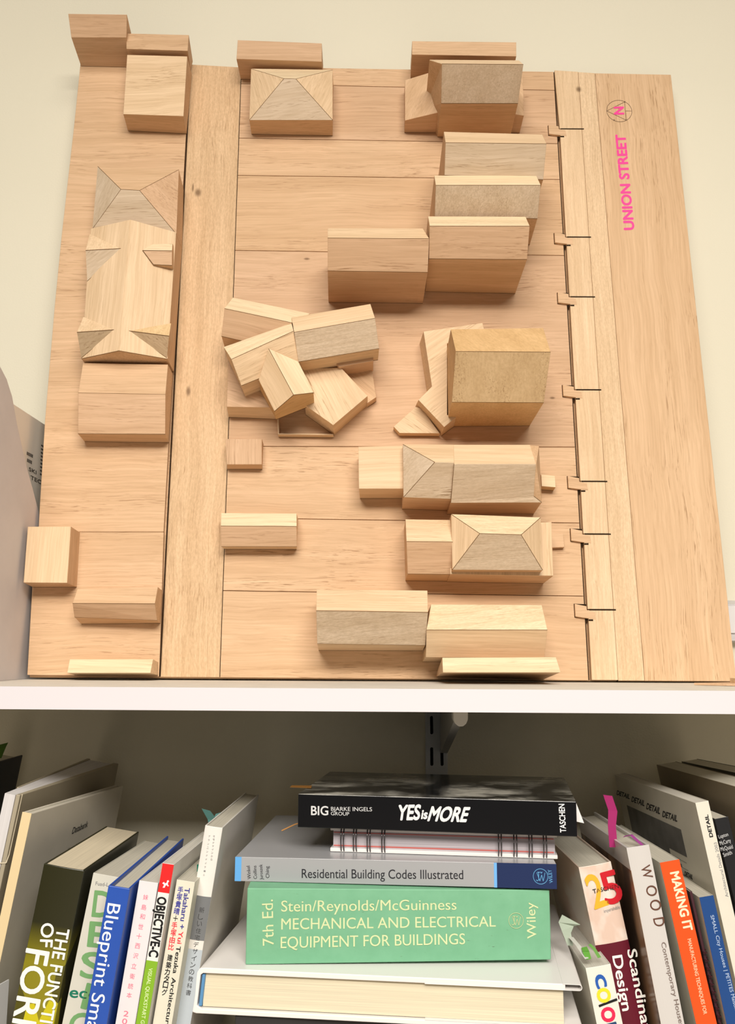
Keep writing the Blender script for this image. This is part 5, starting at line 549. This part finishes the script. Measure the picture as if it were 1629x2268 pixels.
# --- right group
T = book('color', 'short white book with multicoloured letters leaning on the central stack', soft((.74, .72, .64), .4), WHITEP, False, .0008)
m_, nt, b = new_mat('peach_portrait_spine'); tc = nt.nodes.new('ShaderNodeTexCoord')
f1 = noise(nt, mapping(nt, tc.outputs['Object'], (45, 10, 30)), 1, 3, .5, .45, .6)
nt.links.new(mixc(nt, (.70, .52, .42), (.78, .70, .62), f1), b.inputs['Base Color']); b.inputs['Roughness'].default_value = .32
T = book('scandi', 'thick book with orange and red numeral and maroon lower spine', m_, GREYP, False, .0016, t=.001, inset=.002)
bowband(T, 'scandi', -.0636, -BOOKS['scandi']['H'], (.115, .006, .018), .0016, 'maroon lower spine')
m_, nt, b = new_mat('brown_photo_jacket'); tc = nt.nodes.new('ShaderNodeTexCoord')
f1 = noise(nt, mapping(nt, tc.outputs['Object'], (10, 25, 9)), 1, 5, .6, .42, .6)
sx = nt.nodes.new('ShaderNodeSeparateXYZ'); nt.links.new(tc.outputs['Object'], sx.inputs[0]); gt = nt.nodes.new('ShaderNodeMath'); gt.operation = 'LESS_THAN'; gt.inputs[1].default_value = .0003; nt.links.new(sx.outputs[0], gt.inputs[0])
lz = nt.nodes.new('ShaderNodeMath'); lz.operation = 'LESS_THAN'; lz.inputs[1].default_value = -.018; nt.links.new(sx.outputs[2], lz.inputs[0])
ml = nt.nodes.new('ShaderNodeMath'); ml.operation = 'MULTIPLY'; nt.links.new(gt.outputs[0], ml.inputs[0]); nt.links.new(lz.outputs[0], ml.inputs[1])
nt.links.new(mixc(nt, (.60, .57, .54), mixc(nt, (.055, .03, .018), (.30, .17, .09), f1), ml.outputs[0]), b.inputs['Base Color']); b.inputs['Roughness'].default_value = .3
T = book('wood', 'grey-white hardback with widely spaced brown letters and brown photo cover', m_, GREYP, True, .0012, t=.002)
T = book('making', 'bright orange-red spine with cream lettering', soft((.62, .60, .50), .4), GREYP, False, 0)
band(T, 'making', 0, -BOOKS['making']['H'], (.90, .085, .012), label='orange-red spine', lift=.00008)
T = book('small', 'narrow deep blue book with pale lettering near the right edge', soft((.62, .58, .48), .45), GREYP, False)
band(T, 'small', 0, -BOOKS['small']['H'], (.014, .062, .22), label='deep blue spine', lift=.00008)
m_ = soft((.70, .66, .56), .42)
T = book('detail', 'tall white magazine volume with black word on the spine, leaning left', m_, WHITEP, False, 0, t=.0006)
m = MB(); m.box((-.00012, .055, -.054), (0, .225, -.030)); m.box((-.00012, .103, -.105), (0, .225, -.054)); m.build('cover_photo', plain('grey_photo', (.13, .125, .12), .4, .4, var=.35), T)
m = MB()
for k in range(5): m.box((-.00015, .06, -.060-.0065*k), (-.00002, .098-.004*k, -.0596-.0065*k))
m.box((-.00015, .075, -.066), (0, .080, -.0635)); m.box((-.00015, .071, -.079), (0, .076, -.074)); m.build('cover_drawing', plain('line_print', (.2, .19, .17), .5, .3), T)
T = book('lupton', 'black book with four small grey names at the right edge', soft((.012, .012, .013), .4), GREYP, False)
T = book('coil', 'thin maroon coil-bound book between the orange and the blue book', soft((.05, .012, .018), .5), GREYP, False)
m = MB(); Hc = BOOKS['coil']['H']
for k in range(40):
    z = -.045-k*.006
    if z < -Hc+.01: break
    m.tube([(.0011+.0014*math.cos(a*math.pi/5), -.0012+.0034*math.sin(a*math.pi/5), z-.0002*a) for a in range(11)], .0005, 0, 5)
m.build('coil_binding', plain('maroon_wire', (.045, .012, .016), .35, .4), T)
m_, nt, b = new_mat('dark_colour_photo'); tc = nt.nodes.new('ShaderNodeTexCoord')
n_ = nt.nodes.new('ShaderNodeTexNoise'); n_.inputs['Scale'].default_value = 30; nt.links.new(tc.outputs['Object'], n_.inputs['Vector'])
hs = nt.nodes.new('ShaderNodeHueSaturation'); hs.inputs['Saturation'].default_value = 1.1; hs.inputs['Value'].default_value = .25; nt.links.new(n_.outputs[1], hs.inputs['Color']); nt.links.new(hs.outputs[0], b.inputs['Base Color'])
T = book('olive', 'dark book with coloured cover pushed back between the numeral book and the brown-lettered one', m_, GREYP, False)
# --- books at the far ends, in shade
def leanbook(label, x, y, z, wd, d, lean, cov, pages, yaw=0, pitch=0, hard=False, cat='book'):
    R_ = Matrix.Rotation(math.radians(yaw), 3, 'Z') @ Matrix.Rotation(math.radians(lean), 3, 'Y') @ Matrix.Rotation(math.radians(pitch), 3, 'X')
    ex, ey, ez = R_ @ Vector((1, 0, 0)), R_ @ Vector((0, 1, 0)), R_ @ Vector((0, 0, 1))
    o = Vector((x, y, z)); H = min((o+ex*a+ey*b_).z+.455 for a in (0, wd) for b_ in (0, d))/ez.z
    BOOKS['_l'] = dict(o=list(o), ax=[list(ex), list(ey), list(ez)], W=wd, H=H, D=d, t=[])
    return book('_l', label, cov, pages, hard, 0)
leanbook('very dark navy book at the far left edge, in shade', -.452, .03, -.082, .036, .24, 9, soft((.006, .008, .022)), GREYP, 0, 0, True)
leanbook('tan-brown book leaning at the far right behind the black book', .2975, .03, -.082, .022, .245, -9.5, soft((.30, .24, .16)), GREYP, 0, -2.6)
leanbook('dark grey-green book at the far right, last of its row', .325, .035, -.076, .018, .24, -9.5, soft((.10, .10, .075)), GREYP, 0, -3.2)
# wedge-shaped softbound volume with fore-edge to the front
R_ = Matrix.Rotation(math.radians(9), 3, 'Y'); T = thing('portfolio', 'soft grey-brown portfolio with white page edges and elastic cord, second from the left', 'portfolio', Matrix.Translation((-.3347, .03, -.0925)) @ R_.to_4x4(), 'books on the lower shelf')
Hh = .358; CV = soft((.36, .31, .22), .55)
def wedge(xa0, xa1, xb0, xb1, y0, y1, z0, z1, name, mat):
    m = MB(); m.add([(xa0, y0, z0), (xa1, y0, z0), (xb1, y1, z0), (xb0, y1, z0), (xa0, y0, z1), (xa1, y0, z1), (xb1, y1, z1), (xb0, y1, z1)], [(0, 1, 2, 3), (4, 7, 6, 5), (0, 4, 5, 1), (1, 5, 6, 2), (2, 6, 7, 3), (3, 7, 4, 0)]); return m.build(name, mat, T)
wedge(0, .0095, -.004, .022, 0, .235, -Hh, 0, 'page_block', paper('portfolio_pages', (.72, .69, .68), 'x', .1, 1800))
bevel(wedge(.0098, .0135, .0225, .0285, 0, .24, -Hh-.001, .0006, 'cover', CV), .0006); bevel(wedge(-.002, -.0004, -.008, -.0045, .03, .24, -Hh-.001, .0006, 'cover', CV), .0004)
m = MB(); m.tube([(.0138, .004, .0008), (.0139, .003, -.05), (.0139, .0, -.0565), (.008, -.0008, -.0575), (-.002, -.0008, -.0575)], .0005, 0, 6); o = m.build('elastic_cord', plain('pale_cord', (.6, .52, .38), .7, .2), T); o['label'] = 'thin pale cord'
# folded white leaflet, lower left
m = MB(); m.prism([(0, 0), (.0012, 0), (.0135, .055), (.0125, .055)], -.214, 0, 2); m.prism([(-.008, .012), (0, 0), (.0004, 0), (-.007, .0122)], -.214, -.004, 2); t = tag(m.build('leaflet', plain('leaflet_paper', (.66, .65, .64), .5, .3)), 'folded white leaflet standing at the lower left corner before the thin white book', 'leaflet', None); t.location = (-.3305, -.035, -.2408)
# --- markers and slips
GR = (.12, .34, .05); TE = (.09, .22, .20)
def flag(label, loc, pts3, col, name='page_flag', th=.0004, group=None, cat='page flag'):
    m = MB(); n = len(pts3)//2; A_ = [Vector(p) for p in pts3]; vs = []
    for p in A_: vs += [p, p+Vector((0, th, th*.4))]
    for k in range(n-1):
        a, b_, c_, d_ = [2*i for i in (2*k, 2*k+1, 2*k+3, 2*k+2)]
        m.add([vs[a], vs[b_], vs[c_], vs[d_], vs[a+1], vs[b_+1], vs[c_+1], vs[d_+1]], [(0, 1, 2, 3), (7, 6, 5, 4), (0, 4, 5, 1), (1, 5, 6, 2), (2, 6, 7, 3), (3, 7, 4, 0)])
    o = m.build(name, plain('flag_paper', col, .6, .2)); o.location = loc; return tag(o, label, cat, group)
flag('small green page flag on the dark navy book at the far left', (-.4155, .2, -.079), [(-.02, 0, -.004), (.004, 0, -.004), (-.016, .005, .005), (.006, .005, .007), (-.006, .01, .008), (.006, .01, .011)], (.06, .13, .015))
flag('folded teal page flag above the cream bilingual paperback', (-.153, .095, -.134), [(-.013, 0, -.004), (-.005, 0, -.004), (-.016, -.002, .01), (-.006, -.002, .008), (-.021, -.006, .02), (-.013, -.006, .018)], TE)
flag('teal page flag standing behind the folded one, close to the white book', (-.1655, .10, -.139), [(-.005, 0, -.004), (.004, 0, -.004), (-.003, 0, .006), (.008, 0, .009), (.002, .003, .018), (.009, .003, .02)], TE)
flag('dark green page flag low beside the white spine', (-.1605, .03, -.155), [(-.004, 0, -.004), (.003, 0, -.004), (-.004, -.001, .005), (.004, -.001, .007)], (.01, .16, .10))
flag('tall pink-purple ribbon rising from the brown-lettered book', (.197, .058, -.132), [(-.0035, 0, -.006), (.0035, 0, -.006), (-.004, .001, .012), (.003, .001, .012), (-.003, .002, .025), (.005, .002, .024), (-.007, .002, .038), (.001, .002, .037)], (.33, .02, .125), 'ribbon_marker', cat='bookmark')
flag('thin purple ribbon curling across the top of the brown-lettered book', (.2085, .045, -.131), [(-.006, 0, .004), (-.0045, 0, .005), (-.002, -.008, .007), (.0, -.008, .008), (.004, -.022, .001), (.006, -.022, .002)], (.28, .05, .22), 'ribbon_marker', cat='bookmark')
flag('pale green crumpled paper strip behind the multicoloured-letter book', (.158, .045, -.206), [(-.006, 0, -.010), (-.001, 0, -.010), (-.010, .003, .001), (-.002, .004, -.001), (-.012, .006, .007), (.001, .006, .004), (-.008, .01, .012), (.006, .003, .006)], (.36, .42, .33), 'paper_strip', cat='paper strip')
flag('long white paper strip lying on top of the multicoloured-letter book', (.160, .008, -.2150), [(-.001, 0, 0), (.002, 0, .0007), (-.004, .018, .004), (-.0005, .018, .0045), (-.007, .036, .006), (-.003, .036, .006)], (.58, .58, .52), 'paper_strip', cat='paper strip')
flag('wider green page flag on the multicoloured-letter book', (.163, .008, -.2145), [(-.003, 0, -.001), (.001, -.001, 0), (-.0045, .007, .003), (.001, .006, .0035), (-.004, .013, .004), (.0005, .013, .005)], GR)
flag('narrow green page flag on the multicoloured-letter book', (.171, .006, -.2125), [(-.002, 0, -.001), (.0005, -.001, 0), (-.004, .01, .003), (-.0015, .01, .0035), (-.006, .016, .004), (-.004, .016, .005)], (.16, .36, .08))
flag('orange paper tab at the back left of the black glossy book', (-.072, .085, -.0935), [(-.020, 0, 0), (0, -.004, 0), (-.019, .006, .0008), (.0, .006, .0008)], (.24, .11, .025), 'paper_tab', cat='bookmark')
m = MB(); m.tube([(-.03, .002, -.0085), (-.018, .003, -.003), (-.004, .004, .0006), (.02, .006, .0006)], .0006, 0, 6); o = tag(m.build('bookmark_cord', plain('orange_cord', (.45, .22, .07), .7, .2)), 'thin orange cord trailing left from under the black glossy book', 'bookmark'); o.location = (-.068, .075, -.122)
flag('white slip of paper sticking out right of the black glossy book', (.156, .04, -.1085), [(-.004, 0, -.003), (.012, -.001, -.006), (-.004, .01, .006), (.0075, .010, .010)], (.68, .66, .64), 'paper_slip', cat='paper slip')
